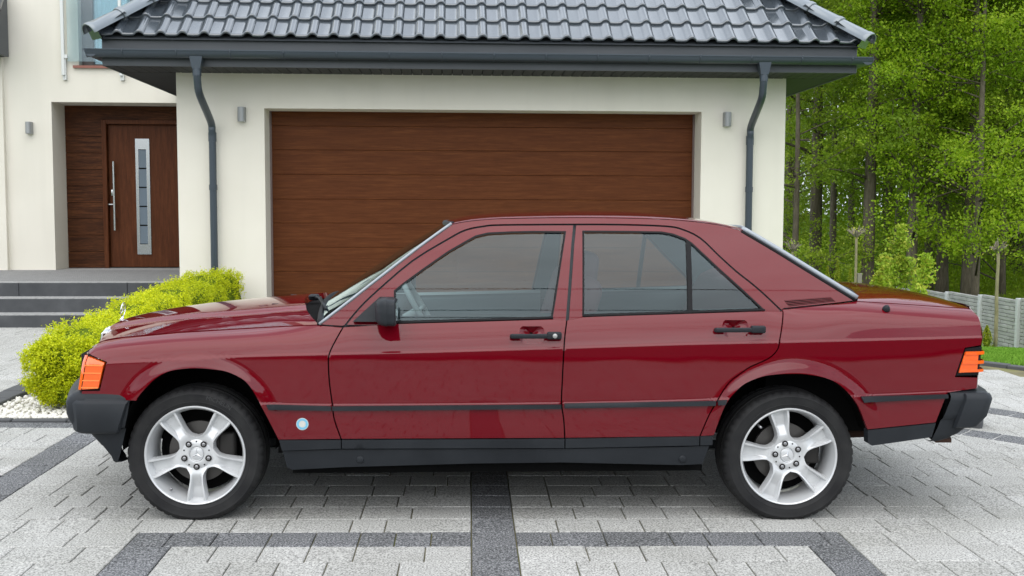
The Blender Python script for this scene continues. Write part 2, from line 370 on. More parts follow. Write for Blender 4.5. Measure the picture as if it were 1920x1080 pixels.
def panel(name,outer,holes,fn,mt,parent,at=None,gap=.003,step=.022,lip=.02,extra=None,mirror=False,off=0.,hole_gap=None):
    """surface piece cut to an outline in side view (x,z), lying at y=-(fn(x,z)+off), edges turned inwards"""
    outs=[resample(offset_poly(outer,gap),step)]+[resample(offset_poly(h,-(gap if hole_gap is None else hole_gap)),step) for h in holes]
    P=outs[0]; xs=[p[0] for p in P]; zs=[p[1] for p in P]
    pts=[]; row=0; z=min(zs)
    while z<max(zs):
        x=min(xs)+(step/2 if row%2 else 0)
        while x<max(xs): pts.append((x,z)); x+=step
        z+=step*.87; row+=1
    if extra: pts=[p for p in pts if all(abs(p[1]-f(p[0]))>.012 for f,_ in extra)]
    for f,ds in (extra or []):
        x=min(xs)
        while x<max(xs):
            for d in ds: pts.append((x,f(x)+d))
            x+=.009
    if fn is S and extra and not mirror:
        for ax,az,RR in ARCHES:
            pts=[p for p in pts if not RR<math.hypot(p[0]-ax,p[1]-az)<RR+.09]
            for ir in range(11):
                r_=RR+.004+.0085*ir
                for ia in range(300): t_=(ia+.5*(ir%2))*math.pi*1.3/300-.15*math.pi; pts.append((ax+r_*math.cos(t_),az+r_*math.sin(t_)))
    A=np.array(pts) if pts else np.zeros((0,2))
    ok=inside(outs[0],A)
    for h in outs[1:]: ok&=~inside(h,A)
    B=np.array([p for o in outs for p in o])
    if len(A):
        A=A[ok]
        d2=((A[:,None,:]-B[None,:,:])**2).sum(2).min(1) if len(A) else np.zeros(0); A=A[d2>(step*.25)**2]
    vs=[Vector(p) for o in outs for p in o]; ed=[]; n0=0
    for o in outs:
        L=len(o); ed+=[(n0+i,n0+(i+1)%L) for i in range(L)]; n0+=L
    vs+=[Vector(p) for p in A]
    rv,re_,rf,_,_,_=delaunay_2d_cdt(vs,ed,[],0,1e-6)
    cen=np.array([((rv[f[0]]+rv[f[1]]+rv[f[2]])/3)[:] for f in rf]); ok=inside(outs[0],cen)
    for h in outs[1:]: ok&=~inside(h,cen)
    V=[];Nn=[];F=[]
    for p in rv: V.append((p.x,-(fn(p.x,p.y)+off),p.y)); Nn.append(nrm(fn,p.x,p.y))
    for f,k_ in zip(rf,ok):
        if k_:
            a,b,c=[rv[i] for i in f]; cr_=(b.x-a.x)*(c.y-a.y)-(b.y-a.y)*(c.x-a.x)
            F.append(tuple(f) if cr_>0 else tuple(f[::-1]))
    if lip:
        for o in outs:
            L=len(o); b0=len(V); sg=1 if o is outs[0] else -1
            if area2(o)<0: sg=-sg
            for i in range(L):
                a,c=o[i-1],o[(i+1)%L]; t=Vector((c[0]-a[0],0,c[1]-a[1])).normalized(); nn=Vector((t.z,0,-t.x))*sg
                x,z=o[i]; y=-(fn(x,z)+off); V.append((x,y,z)); V.append((x,y+lip,z)); Nn.append(nn); Nn.append(nn)
            for i in range(L):
                j=(i+1)%L; q=(b0+2*i,b0+2*i+1,b0+2*j+1,b0+2*j); F.append(q if sg>0 else q[::-1])
    if mirror: V=[(x,-y,z) for x,y,z in V]; Nn=[(n[0],-n[1],n[2]) for n in Nn]; F=[f[::-1] for f in F]
    return link(name,mesh(name,V,F,True,Nn),mt,parent,at)
CR=lambda x: interp(CREASE,x)
MO=lambda x: interp(MOULD,x)
EX=[(CR,(-.013,-.008,-.005,-.0015,.002,.005,.010)),(MO,(-.003,.001,.0045,.008,.012))]
doorF=[(.659,.8636),(.6291,.809),(.6013,.7473),(.5986,.6874),(.6026,.6165),(.6135,.5288),(.6227,.4584),(.652,.3698)]
Bl=[(1.6509,.8929),(1.6362,.7948),(1.627,.6129),(1.6248,.5253),(1.6348,.4535),(1.6403,.3691)]
rdl=[(2.6258,.9314),(2.6254,.9156),(2.5999,.8077),(2.5867,.7608),(2.5463,.7227),(2.4675,.6871),(2.4268,.6587),(2.3722,.6159),(2.3234,.541),(2.2834,.4696),(2.2448,.3731)]
archF=smooth_open([(-.2316,.5452),(-.2278,.5569),(-.1994,.5921),(-.1524,.6389),(-.1013,.6691),(-.0505,.6819),(.0276,.6875),(.1031,.6814),(.1532,.6729),(.2033,.6515),(.2398,.6256),(.2696,.5858),(.2922,.5436),(.3312,.4641),(.3622,.3973),(.375,.3679)],3)
archR=smooth_open([(2.3117,.3822),(2.3295,.4401),(2.3593,.5189),(2.4003,.5729),(2.4476,.6132),(2.5185,.6419),(2.5779,.6514),(2.6521,.6548),(2.7169,.6522),(2.7991,.6364),(2.8554,.6121),(2.9048,.571),(2.9537,.5087),(2.9874,.436),(3.0035,.3995)],3)
hoodE=[(-.4923,.7613),(-.4182,.7935),(-.3293,.8082),(-.0912,.8301),(.2267,.8489),(.5444,.869)]
trunkE=[(2.9839,.9707),(3.2297,.9549),(3.5335,.933)]
dF=smooth_open(doorF,3); bL=smooth_open(Bl,3); rD=smooth_open(rdl,3)
fender=hoodE[::-1]+[(-.4923,.7613),(-.4564,.7454),(-.3674,.7129),(-.3996,.5899),(-.4797,.5893),(-.4784,.5469)]+archF+dF[::-1]+[(.6495,.8626)]
fender=[p for i,p in enumerate(fender) if i==0 or p!=fender[i-1]]
fdoor=dF+bL[::-1]+[(1.5846,.8972),(1.2635,.8878),(.8919,.8775)]
rdoor=bL+rD[::-1]+[(2.5338,.9322),(2.2076,.9229),(1.7229,.9067)]
quarter=[(2.6272,.9382)]+rD[1:]+[(2.307,.3774)]+archR+[(3.3261,.4262),(3.3776,.5617),(3.5207,.5777),(3.5239,.6314),(3.4153,.6359),(3.457,.764),(3.5342,.775),(3.5409,.8113),(3.542,.8576),(3.5442,.8996),(3.5335,.933),(3.2297,.9549),(2.9839,.9707),(2.9087,.9624)]
gapl=smooth_open([(.6616,.8654),(.7232,.9416),(.802,1.0183),(.9572,1.1502),(1.1184,1.2485),(1.1988,1.2898),(1.2823,1.307),(1.3635,1.3133),(1.7016,1.3166),(1.9325,1.3159),(2.1316,1.309),(2.2054,1.2944),(2.2844,1.2555),(2.3618,1.178),(2.437,1.1061),(2.5131,1.0441),(2.5748,.9872),(2.6316,.9305)],3)
gF=[p for p in gapl if p[0]<=1.7017]; gR=[p for p in gapl if p[0]>=1.7015]
wF=[(.891,.882),(.8801,.9489),(.8809,1.0185),(.9209,1.0513),(.9991,1.1078),(1.1189,1.191),(1.1989,1.2367),(1.2453,1.2621),(1.3017,1.2755),(1.4047,1.2806),(1.5104,1.2833),(1.6581,1.2824),(1.6278,1.1252),(1.6019,.9843),(1.5855,.9019)]
wR=[(1.7397,1.285),(1.9551,1.2842),(2.1043,1.282),(2.1584,1.2724),(2.2115,1.2517),(2.2421,1.2311),(2.3562,1.1181),(2.4704,1.0111),(2.5479,.9355),(2.2135,.925),(1.7247,.911)]
Bup=[(1.7016,1.3166),(1.6876,1.2208),(1.6654,1.0146),(1.6523,.8914)]
apil=[(.5524,.8696),(.6911,.9762),(.8311,1.0862),(.9971,1.2146),(1.1374,1.3164)]
rail=[(1.1374,1.3164),(1.1865,1.3263),(1.2406,1.3337),(1.3639,1.3427),(1.6932,1.3485),(2.0095,1.3456),(2.2094,1.3362),(2.3763,1.3169),(2.487,1.29)]
cpil=[(2.487,1.29),(2.6236,1.2071),(2.7877,1.1031),(2.9873,.9784)]
vent=[(2.648,.9745),(2.868,.9888),(2.890,.9690),(2.668,.9480)]
railS=smooth_open(rail,3)
sideframe=apil+railS[1:]+cpil[1:]+[(2.9873,.9725),(2.9149,.963),(2.645,.938)]+gapl[::-1]+[(.6495,.863)]
strip_t=[(.375,.3679),(.652,.3674),(1.6379,.3666),(1.6474,.369),(2.1682,.371),(2.307,.3774)]
strip_b=[(.3891,.3184),(.6513,.3262),(1.6385,.3226),(2.1693,.3293),(2.2917,.3335)]
def scoop(a,b,c,d): return [(a+.014,d),(b-.014,d),(b-.004,d-.008),(b,d-.022),(b,c+.026),(b-.008,c+.008),(b-.022,c),(a+.022,c),(a+.008,c+.008),(a,c+.026),(a,d-.022),(a+.004,d-.008)]
def side(mir):
    k=dict(mirror=mir); far=mir; st=.03 if far else .022
    f=panel('front_fender',fender,[],S,'paint',car,CARLOC,extra=EX,step=st,hole_gap=0,**k)
    d1=panel('front_door',fdoor,[scoop(1.438,1.549,.790,.866)],S,'paint',car,CARLOC,extra=EX,step=st,hole_gap=0,**k)
    d2=panel('rear_door',rdoor,[scoop(2.346,2.462,.817,.893)],S,'paint',car,CARLOC,extra=EX,step=st,hole_gap=0,**k)
    q=panel('rear_quarter',quarter,[],S,'paint',car,CARLOC,extra=EX,step=st,hole_gap=0,**k)
    sf=panel('pillar_frame',sideframe,[vent],G,'paint',car,CARLOC,gap=.003,hole_gap=0,step=st,**k)
    # louvre behind the rear side window
    panel('vent_recess',vent,[],G,'gap_black',sf,gap=-.004,lip=0,off=-.02,**k)
    for i in range(4):
        a=(i+.16)/4; b=(i+.52)/4
        L=lambda t,A,B:(A[0]+(B[0]-A[0])*t,A[1]+(B[1]-A[1])*t)
        panel('louvre_slat',[L(a,vent[0],vent[3]),L(a,vent[1],vent[2]),L(b,vent[1],vent[2]),L(b,vent[0],vent[3])],[],G,'paint',sf,gap=0,lip=.006,off=.001,**k)
    # door frames, glass and seals
    fF=gF+Bup[1:]+[(1.6523,.882),(1.40,.872),(.891,.860)]
    w1=panel('window_frame',fF,[wF],G,'paint',d1,gap=.005,hole_gap=0,step=st,**k)
    fR=[(1.7056,1.3166)]+gR[1:]+[(2.6316,.922),(2.21,.908),(1.66,.885),(1.6563,.8914)]+[(p[0]+.004,p[1]) for p in Bup[1:-1]][::-1]
    w2=panel('window_frame',fR,[wR],G,'paint',d2,gap=.005,hole_gap=0,step=st,**k)
    panel('window_glass',wF,[],G,'car_glass',d1,gap=-.006,lip=0,off=-.006,step=.05,**k)
    panel('window_glass',wR,[],G,'car_glass',d2,gap=-.006,lip=0,off=-.006,step=.05,**k)
    for wp,dd in ((wF,d1),(wR,d2)): panel('window_seal',wp,[offset_poly(wp,.0055)],G,'rubber_trim',dd,gap=-.003,hole_gap=0,off=.0015,lip=.008,step=.03,**k)
    panel('quarter_light_bar',[(2.2162,1.247),(2.2373,1.234),(2.2217,.9227),(2.2002,.9227)],[],G,'rubber_trim',d2,gap=0,off=.002,step=.03,**k)
    # waist seals under the glass
    for pts,dd in (([(.885,.879),(1.2,.8885),(1.59,.9005)],d1),([(1.722,.9095),(2.2,.9245),(2.545,.936)],d2)):
        mb=MB(); sg=1 if far else -1; mb.tube([(x,sg*(S(x,z-.003)-.004),z) for x,z in smooth_open(pts,5)],.0045,6); mb.build('waist_seal','rubber_trim',dd,True)
    # side mouldings, sill strips and rocker
    mt_=[(.3264,.5314),(.6116,.5213),(1.6248,.5253),(1.6345,.5296),(2.3142,.5383),(2.3189,.5408),(2.3646,.5445),(2.9619,.5558),(3.3777,.5593)]
    mb_=[(.338,.5035),(.6137,.4976),(1.625,.5014),(1.6345,.5038),(2.3135,.5129),(2.3181,.5154),(2.3546,.5177),(2.9787,.5249),(3.3784,.5374)]
    for i0,i1,pp in ((0,1,f),(1,2,d1),(3,4,d2),(5,6,q),(7,8,q)):
        panel('side_moulding',[mt_[i0],mt_[i1],mb_[i1],mb_[i0]],[],S,'black_plastic',pp,gap=.0025,off=.013,lip=.02,step=.03,**k)
    zt=lambda x:lin(strip_t,x); zb=lambda x:lin(strip_b,x)
    for x0,x1,pp in ((.377,.652,f),(.652,1.641,d1),(1.641,2.245,d2),(2.245,2.305,q)):
        panel('sill_strip',[(x0,zt(x0)+.003),(x1,zt(x1)+.003),(x1,zb(x1)),(x0 if x0>.4 else .39,zb(x0))],[],S,'black_plastic',pp,gap=.0025,off=.004,lip=.02,step=.04,**k)
    rk=panel('rocker_cover',[(.391,.3184),(.6513,.324),(1.6385,.3206),(2.1693,.327),(2.2917,.3315),(2.2644,.2442),(2.1727,.2397),(1.6277,.2559),(1.2327,.2535),(.6494,.2401),(.4308,.2292),(.4082,.2422)],[],S,'black_plastic',car,CARLOC,gap=.001,off=-.006,lip=.06,step=.04,**k)
    for x,z in ((.7324,.2767),(2.1716,.2700)):
        sg=1 if far else -1; mb=MB(); y=sg*(S(x,z)-.006)
        pr=[(.0,.006),(.012,.006),(.0155,.004),(.017,.0),(.0172,-.01)]; mb.lathe([(r+1e-4,o) for r,o in pr],20,(x,y,z)); 
        if far: mb.V=[(a,2*y-b,c) for a,b,c in mb.V]
        mb.build('jacking_plug','black_plastic',rk,True)
    panel('rear_valance',[(3.0059,.3994),(3.3261,.4262),(3.3092,.36),(3.0294,.3255),(3.009,.3381)],[],S,'black_plastic',car,CARLOC,gap=.001,off=.001,lip=.05,step=.04,**k)
    # dark inner shell seen through the panel gaps
    shell=hoodE[::-1]+[(-.45,.74),(-.36,.70),(-.39,.56)]+[(x+(x-.022)*.06,z+.02) for x,z in archF]+[(.40,.34),(2.29,.34)]+[(x+(x-2.663)*.05,z+.02) for x,z in archR]+[(3.32,.43),(3.37,.56),(3.40,.63),(3.44,.76),(3.52,.80),(3.52,.92),(3.2297,.95),(2.9839,.965),(2.63,.935),(1.7,.90),(.891,.87),(.65,.86)]
    panel('inner_shell',shell,[],S,'gap_black',car,CARLOC,gap=.012,off=-.034,lip=0,step=.06,**k)
    # wheel housings
    for (ax,az,RR),TA in zip(ARCHES,(-.12,.25)):
        mb=MB(); sg=1 if far else -1; rows=[]
        for y in (.80,.45):
            rows.append([(ax+(RR+.012)*math.cos(t),sg*y,az+(RR+.012)*math.sin(t)) for t in np.linspace(TA,math.pi-TA,40)])
        mb.grid(rows); n=len(mb.V); mb.add([(ax,sg*.45,az)]+rows[1],[(0,i,i+1) for i in range(1,40)])
        mb.build('wheel_housing','well_black',car,at=CARLOC)
    # interior trim
    tr=panel('cabin_trim',[(.60,.86)]+[(x+.02,z-.012) for x,z in apil[1:]]+[(x,z-.008) for x,z in rail[1:-1]]+[(2.46,1.27),(2.60,1.19),(2.80,1.06),(2.90,.97),(2.62,.90),(1.7,.86)],[wF,wR],G,'interior',car,CARLOC,gap=0,hole_gap=.004,off=-.03,lip=.0,step=.06,**k)
    sg=1 if far else -1
    for dd,x0,x1,z0,z1,zl in ((d1,.72,1.63,.888,.908,.33),(d2,1.67,2.50,.905,.930,.70)):
        mb=MB(); mb.grid([[(x0,sg*.765,.33),(x0,sg*.745,z0-.03),(x0,sg*.735,z0),(x0,sg*.70,z0+.004),(x0,sg*.685,z0-.03),(x0,sg*.68,.33)],[(x1,sg*.765,zl),(x1,sg*.745,z1-.03),(x1,sg*.735,z1),(x1,sg*.70,z1+.004),(x1,sg*.685,z1-.03),(x1,sg*.68,zl)]])
        mb.build('door_card','interior',dd)
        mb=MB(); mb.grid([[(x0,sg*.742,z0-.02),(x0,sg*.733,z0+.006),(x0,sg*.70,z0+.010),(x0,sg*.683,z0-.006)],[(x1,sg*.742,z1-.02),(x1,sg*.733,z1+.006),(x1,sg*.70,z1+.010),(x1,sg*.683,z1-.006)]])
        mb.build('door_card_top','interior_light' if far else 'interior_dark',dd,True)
    # door handles in their scoops
    for (x0,x1,zc_,rx0,rx1,rz0,rz1),dd in (((1.3955,1.6231,.8245,1.438,1.549,.790,.866),d1),((2.3056,2.5317,.851,2.346,2.462,.817,.893),d2)):
        o=scoop(rx0,rx1,rz0,rz1)
        oo=resample(o,.012); ac,bc=(rx0+rx1)/2,(rz0+rz1)/2; rows=[]
        for qs in (1,.97,.92,.85,.75,.6,.4,.2,.02):
            rows.append([((ac+(x-ac)*qs),sg*(S(x,z)-.001-.021*(1-qs**2.2)),(bc+(z-bc)*qs)) for x,z in oo+oo[:1]])
        mb=MB(); mb.grid(rows); mb.build('handle_scoop','paint',dd,True)
        mb=MB(); y0=S((x0+x1)/2,zc_)
        V,F=rbox((x0+x1)/2-.02,sg*(y0+.026),zc_+.002,(x1-x0)-.045,.014,.021,.006); mb.add(V,F)
        V,F=rbox(x1-.032,sg*(y0+.019),zc_+.004,.064,.034,.032,.007); mb.add(V,F)
        V,F=rbox(x0+.02,sg*(y0+.012),zc_,.04,.03,.019,.006); mb.add(V,F)
        h_=mb.build('handle','black_plastic',dd,True)
        if dd is d1:
            mb=MB(); mb.lathe([(.0001,.004),(.009,.004),(.0105,.002),(.011,-.004)],16,(x1-.030,-(y0+.036) if not far else (y0+.032),zc_+.004)); mb.build('lock','lock_white',dd,True)
    # door mirror
    sg=1 if far else -1
    pts=[(.70,.8866),(.815,.992),(.875,.992),(.882,.96),(.884,.886)]
    ms=panel('mirror_sail',pts,[],G,'black_plastic',d1,gap=0,off=.030,lip=.04,step=.05,**k)
    rows=[]
    for x,y0,y1,z0,z1 in ((.803,.80,.83,.915,.955),(.808,.79,.875,.900,.978),(.818,.785,.915,.888,.990),(.836,.785,.945,.881,.997),(.855,.785,.957,.878,.999),(.862,.785,.958,.878,.999),(.866,.785,.955,.880,.997),(.895,.785,.955,.879,.995),(.899,.79,.95,.884,.990)):
        cy,cz,hy,hz=(y0+y1)/2,(z0+z1)/2,(y1-y0)/2,(z1-z0)/2; rw=[]
        for j in range(25):
            t=2*math.pi*j/24; c,s_=math.cos(t),math.sin(t); e=.42; rw.append((x,sg*(cy+hy*math.copysign(abs(c)**e,c)),cz+hz*math.copysign(abs(s_)**e,s_)))
        rows.append(rw)
    mb=MB(); mb.grid(rows); b=len(mb.V); mb.V.append((.899,sg*.87,.937)); mb.F+= [(b-25+j,b-25+j+1,b) for j in range(24)]
    mb.build('door_mirror','black_plastic',d1,True,40)
    mb=MB(); mb.box(.8995,.9005,sg*.80 if sg>0 else -.94,sg*.94 if sg>0 else -.80,.892,.982); mb.build('mirror_glass','chrome',d1)
    # amber corner lamp at the front
    L=[(-.4553,.7408),(-.3701,.7139),(-.3995,.5946),(-.4797,.5893),(-.4604,.6952)]
    ind=panel('corner_lamp',L,[],S,'amber_lens',car,CARLOC,gap=.004,off=.004,lip=.03,step=.02,**k)
    for t in (.22,.46,.70,.93):
        z0=.7300-(.7300-.592)*t; xl=lin([(.589,-.4797),(.6952,-.4604),(.741,-.4553)],z0); xr=lin([(.5946,-.3995),(.7139,-.3701)],z0)
        panel('lens_rib',[(xl,z0+.0022),(xr-.006,z0+.0022),(xr-.006,z0-.0022),(xl,z0-.0022)],[],S,'lens_rib',ind,gap=0,off=.0065,lip=.006,step=.02,**k)
    rows=[]
    for z in np.linspace(.592,.741,6):
        x=lin([(.589,-.4797),(.6952,-.4604),(.741,-.4553)],z); y=S(x,z)+.004
        rows.append([(x,sg*y,z),(x-.014,sg*(y-.008),z),(x-.022,sg*(y-.03),z),(x-.03,sg*(y-.10),z)])
    mb=MB(); mb.grid(rows); mb.build('lens_front','amber_lens',ind,True)
    # headlamp
    mb=MB(); mb.grid([[( -.512-.05*(1-t),sg*(.72-.36*(1-t)),z) for t in np.linspace(1,0,6)] for z in (.595,.63,.70,.735)]); mb.build('headlamp','headlamp',car,True,at=CARLOC)
    # rear lamp cluster: ribbed amber lens in a black surround
    T_=[(3.457,.764),(3.5395,.7725),(3.5262,.6387),(3.4152,.6383)]
    tl=panel('tail_lamp_surround',T_,[],S,'rubber_trim',car,CARLOC,gap=.002,off=.001,lip=.04,step=.02,**k)
    tin=[(3.456,.748),(3.520,.750),(3.515,.656),(3.426,.653)]
    panel('amber_lens',tin,[],S,'amber_lens',tl,gap=0,off=.006,lip=.01,step=.02,**k)
    for z0,z1,ex in ((.734,.750,.022),(.692,.708,.022),(.655,.668,.020)):
        rows=[]
        for z,o in ((z0,.005),(z0+.001,.011),(z1-.001,.011),(z1,.005)):
            xl=lin([(.638,3.420),(.764,3.462)],z); y=S(3.50,z)+o; rows.append([(xl,sg*(S(xl,z)+o),z),(3.50,sg*y,z),(3.53,sg*(y-.004),z),(3.545+ex*.3,sg*(y-.02),z),(3.557+ex*.3,sg*(y-.06),z),(3.565+ex*.3,sg*(y-.3),z)])
        mb=MB(); mb.grid(rows); mb.build('lens_ridge','amber_lens',tl,True,35)
    mb=MB(); mb.grid([[(3.525,sg*.80,z),(3.545,sg*.76,z),(3.56,sg*.45,z)] for z in (.645,.765)]); mb.build('rear_lens','red_lens',tl)
    return f,d1,d2,q
fndr,door1,door2,quar=side(False); side(True)
# front door sticker on the fender
mb=MB(); sx,sz=.4826,.4401; y=-(S(sx,sz)+.0012)
mb.add([(sx,y,sz)]+[(sx+.027*math.cos(t),-(S(sx+.027*math.cos(t),sz+.027*math.sin(t))+.0012),sz+.027*math.sin(t)) for t in np.linspace(0,2*math.pi,33)],[(0,i,i+1) for i in range(1,33)])
st_=mb.build('round_sticker','sticker_white',fndr)
mb=MB(); rr=[]
for r in (.0155,.0245): rr.append([(sx+r*math.cos(t),-(S(sx+r*math.cos(t),sz+r*math.sin(t))+.002),sz+r*math.sin(t)) for t in np.linspace(0,2*math.pi,41)])
mb.grid(rr[::-1]); mb.build('sticker_ring','sticker_blue',st_)
# telescopic aerial cap on the rear wing
ax_,az_=3.1066,.9354; mb=MB(); d=nrm(S,ax_,az_); p=Vector((ax_,-S(ax_,az_),az_)); mb.tube([p-d*.005,p+d*.006,p+d*.016,p+d*.022],.016,14,rs=[.0175,.0175,.013,.007]); mb.build('aerial_cap','black_plastic',quar,True)

# ---- roof
roofc=[(1.1147,1.331),(1.175,1.3448),(1.2435,1.356),(1.3534,1.3645),(1.4716,1.369),(1.7474,1.3767),(2.0242,1.3747),(2.22,1.3600),(2.36,1.3440),(2.5092,1.3150),(2.6301,1.280)]
nx,nl=44,10
def roofrow(t):
    row=[]
    def pt(v):  # v 0 edge ..1 centre
        x0=1.1374+(1.100-1.1374)*v; x1=2.487+(2.565-2.487)*v; x=x0+(x1-x0)*t
        zr=interp(rail,min(max(x,1.1374),2.487)); yr=G(min(max(x,1.137),2.49),zr); zc=interp(roofc,x); a=.55*(zc-zr)
        y1=.46; z1=zc-a
        if v<.5:
            s=v/.5; p0=Vector((yr,zr)); p3=Vector((y1,z1)); tg=Vector((-.52,1)).normalized(); L=(p0-p3).length
            p1=p0+tg*min(.012,.6*abs(z1-zr)+.002); p2=p3+Vector((1,-2*a/y1)).normalized()*L*.62
            q=p0*(1-s)**3+p1*3*s*(1-s)**2+p2*3*s*s*(1-s)+p3*s**3; return x,q.x,q.y
        s=(v-.5)/.5; y=y1*(1-s); return x,y,zc-a*(y/y1)**2
    vv=[0,.03,.06,.1,.15,.2,.26,.32,.4,.5,.6,.7,.8,.9,1.0]
    h=[pt(v) for v in vv]
    return [(x,-y,z) for x,y,z in h]+[(x,y,z) for x,y,z in h[::-1][1:]]
rows=[roofrow(i/nx) for i in range(nx+1)]
mb=MB(); mb.grid(rows); roof_=mb.build('roof','paint',car,True,at=CARLOC)
def flipup(o):
    me=o.data
    if sum(p.normal.z*p.area for p in me.polygons)<0: me.flip_normals()
flipup(roof_)
mb=MB(); mb.grid([[(x,y*.97,z-.03) for x,y,z in r] for r in rows[::3]]); mb.build('headliner','interior_light',car,True,at=CARLOC)
# ---- windscreen and rear window
def screen(edge,cen,n=14):
    e=smooth_open(edge,6); c=smooth_open(cen,6); rows=[]
    for i in range(n+1):
        t=i/n
        def at_(P): 
            f=t*(len(P)-1); a=min(int(f),len(P)-2); q=f-a; return [P[a][d]+(P[a+1][d]-P[a][d])*q for d in (0,1)]
        xe,ze=at_(e); xc,zc=at_(c); ye=G(xe,ze)-.004; rw=[]
        for j in range(25):
            v=-1+j/12; a=abs(v)**2.2; rw.append((xc+(xe-xc)*a,v*ye,zc+(ze-zc)*a))
        rows.append(rw)
    return rows
wsr=screen(apil,[(.508,.9375),(.5577,.9705),(.695,1.0669),(.8871,1.1934),(1.09,1.3145)])
mb=MB(); mb.grid(wsr); wind=mb.build('windscreen','car_glass',car,True,at=CARLOC)
rwr=screen(cpil,[(2.570,1.297),(2.73,1.222),(2.91,1.125),(3.10,1.000)])
mb=MB(); mb.grid(rwr); rearw=mb.build('rear_window','car_glass',car,True,at=CARLOC)
def edge_strip(name,P,w,mt,parent,out,n=6):
    mb=MB(); mb.tube([Vector(p)+Vector(out) for p in P],w,n); return mb.build(name,mt,parent,True)
for sg in (-1,1):
    j=0 if sg<0 else 24
    edge_strip('windscreen_trim',[r[j] for r in wsr],.0070,'grey_trim',wind,(-.004,sg*.003,.003))
    edge_strip('rear_window_trim',[r[j] for r in rwr],.0125,'grey_trim',rearw,(.008,-sg*.004,.007))
    edge_strip('rear_window_seal',[r[j] for r in rwr],.008,'rubber_trim',rearw,(-.006,sg*.004,-.004))
edge_strip('windscreen_top_seal',wsr[-1],.012,'black_plastic',wind,(0,0,.002)); edge_strip('windscreen_base_seal',wsr[0],.014,'rubber_trim',wind,(0,0,0))
edge_strip('rear_window_top_seal',rwr[0],.010,'grey_trim',rearw,(.004,0,.004)); edge_strip('rear_window_base_seal',rwr[-1],.010,'rubber_trim',rearw,(0,0,0))
# ---- bonnet
hoodc=[(-.5700,.806),(-.5445,.8200),(-.5021,.8336),(-.3667,.8609),(-.1852,.8882),(-.0062,.9074),(.2112,.9265),(.3583,.9375),(.400,.9390)]
hE=smooth_open(hoodE,8)
def along(P,t):
    f=t*(len(P)-1); a=min(int(f),len(P)-2); q=f-a; return [P[a][d]+(P[a+1][d]-P[a][d])*q for d in range(len(P[0]))]
def hoodpt(t,v):
    xe=-.4923+(.5444+.4923)*t; ze=lin(hE,xe); ye=S(xe,ze)-.004
    xc=-.57+(.385+.57)*t; zc=interp(hoodc,xc); a=abs(v); y=ye*a
    x=xc+(xe-xc)*a**1.8; z=(zc-.015)+(ze+.001-(zc-.015))*a**2.1
    yr=.31+.09*min(1,t*1.6); z+=.015*(1-sst(yr-.012,yr+.036,y))
    return x,math.copysign(y,v),z
vv=[1,.992,.975,.95,.91,.86,.81,.77,.73,.69,.66,.64,.62,.60,.58,.56,.54,.52,.50,.48,.46,.44,.42,.40,.37,.33,.28,.22,.15,.08,0]
tt=[0,.006,.015,.03,.05,.08]+[.12+.88*i/26 for i in range(27)]
rows=[[hoodpt(t,-v) for v in vv]+[hoodpt(t,v) for v in vv[::-1][1:]] for t in tt]
mb=MB(); mb.grid(rows)
n=len(mb.V); fr=rows[0]; mb.grid([[(x+.012,y,z-.02) for x,y,z in fr],fr]); ed=[r[0] for r in rows]; mb.grid([ed,[(x,y+.006,z-.02) for x,y,z in ed]]); ed=[r[-1] for r in rows]; mb.grid([[(x,y-.006,z-.02) for x,y,z in ed],ed])
bk=rows[-1]; mb.grid([bk,[(x+.01,y,z-.03) for x,y,z in bk]])
bon=mb.build('bonnet','paint',car,True,50,at=CARLOC); flipup(bon)
vvn=[-v for v in vv]+vv[::-1][1:]
# cowl, wipers, washer jets
mb=MB(); mb.grid([[(.36,y,.905-.06*abs(y/.7)**2) for y in np.linspace(-.69,.69,15)],[(.56,y,.915-.06*abs(y/.7)**2) for y in np.linspace(-.69,.69,15)]]); mb.build('cowl','gap_black',car,at=CARLOC)
mb=MB(); mb.tube([(.43,-.08,.938),(.47,-.20,.945),(.52,-.42,.935),(.555,-.57,.925)],.006,8); V,F=rbox(.43,-.08,.938,.05,.05,.03,.010); mb.add(V,F)
wp=mb.build('wiper','black_plastic',car,True,at=CARLOC)
mb=MB(); V,F=rbox(.43,-.12,.945,.045,.02,.012,.005); mb.add(V,F); mb.build('wiper_arm_cover','black_plastic',wp,True)
mb=MB(); mb.tube([(.49,-.28,.955),(.565,-.62,.905)],.005,6); mb.build('wiper_blade','rubber_trim',wp,True)
for y in (-.28,.28): 
    mb=MB(); x=.27; V,F=rbox(x,y,.9285-.012*(abs(y)/.3),.035,.018,.012,.004); mb.add(V,F); mb.build('washer_jet','black_plastic',bon,True)
# ---- boot lid and rear panel
trunkc=[(3.06,1.000),(3.2004,.9995),(3.2657,.9975),(3.40,.986),(3.4731,.9760),(3.55,.958),(3.60,.940)]
tE=smooth_open(trunkE,6)
def bootpt(t,v):
    xe=2.9839+(3.5335-2.9839)*t; ze=lin(tE,xe); ye=S(xe,ze)-.004; xc=3.07+(3.60-3.07)*t; zc=interp(trunkc,xc); a=abs(v)
    x=xc+(xe-xc)*a**2; base=zc+(ze-zc)*(.25*a**2+.75*a**7); return x,math.copysign(ye*a,v),base
vv=[1,.99,.97,.94,.91,.88,.85,.82,.78,.72,.6,.45,.3,.15,0]
rows=[[bootpt(i/20,-v) for v in vv]+[bootpt(i/20,v) for v in vv[::-1][1:]] for i in range(21)]
mb=MB(); mb.grid(rows); ed=[r[0] for r in rows]; mb.grid([ed,[(x,y+.006,z-.02) for x,y,z in ed]]); fr=rows[0]; mb.grid([[(x-.01,y,z-.02) for x,y,z in fr],fr])
boot=mb.build('boot_lid','paint',car,True,50,at=CARLOC); flipup(boot)
lev=[(.940,-.004),(.933,0),(.8996,.006),(.8576,.006),(.8113,.006),(.764,.0),(.70,-.006),(.6314,-.012),(.5777,-.014)]
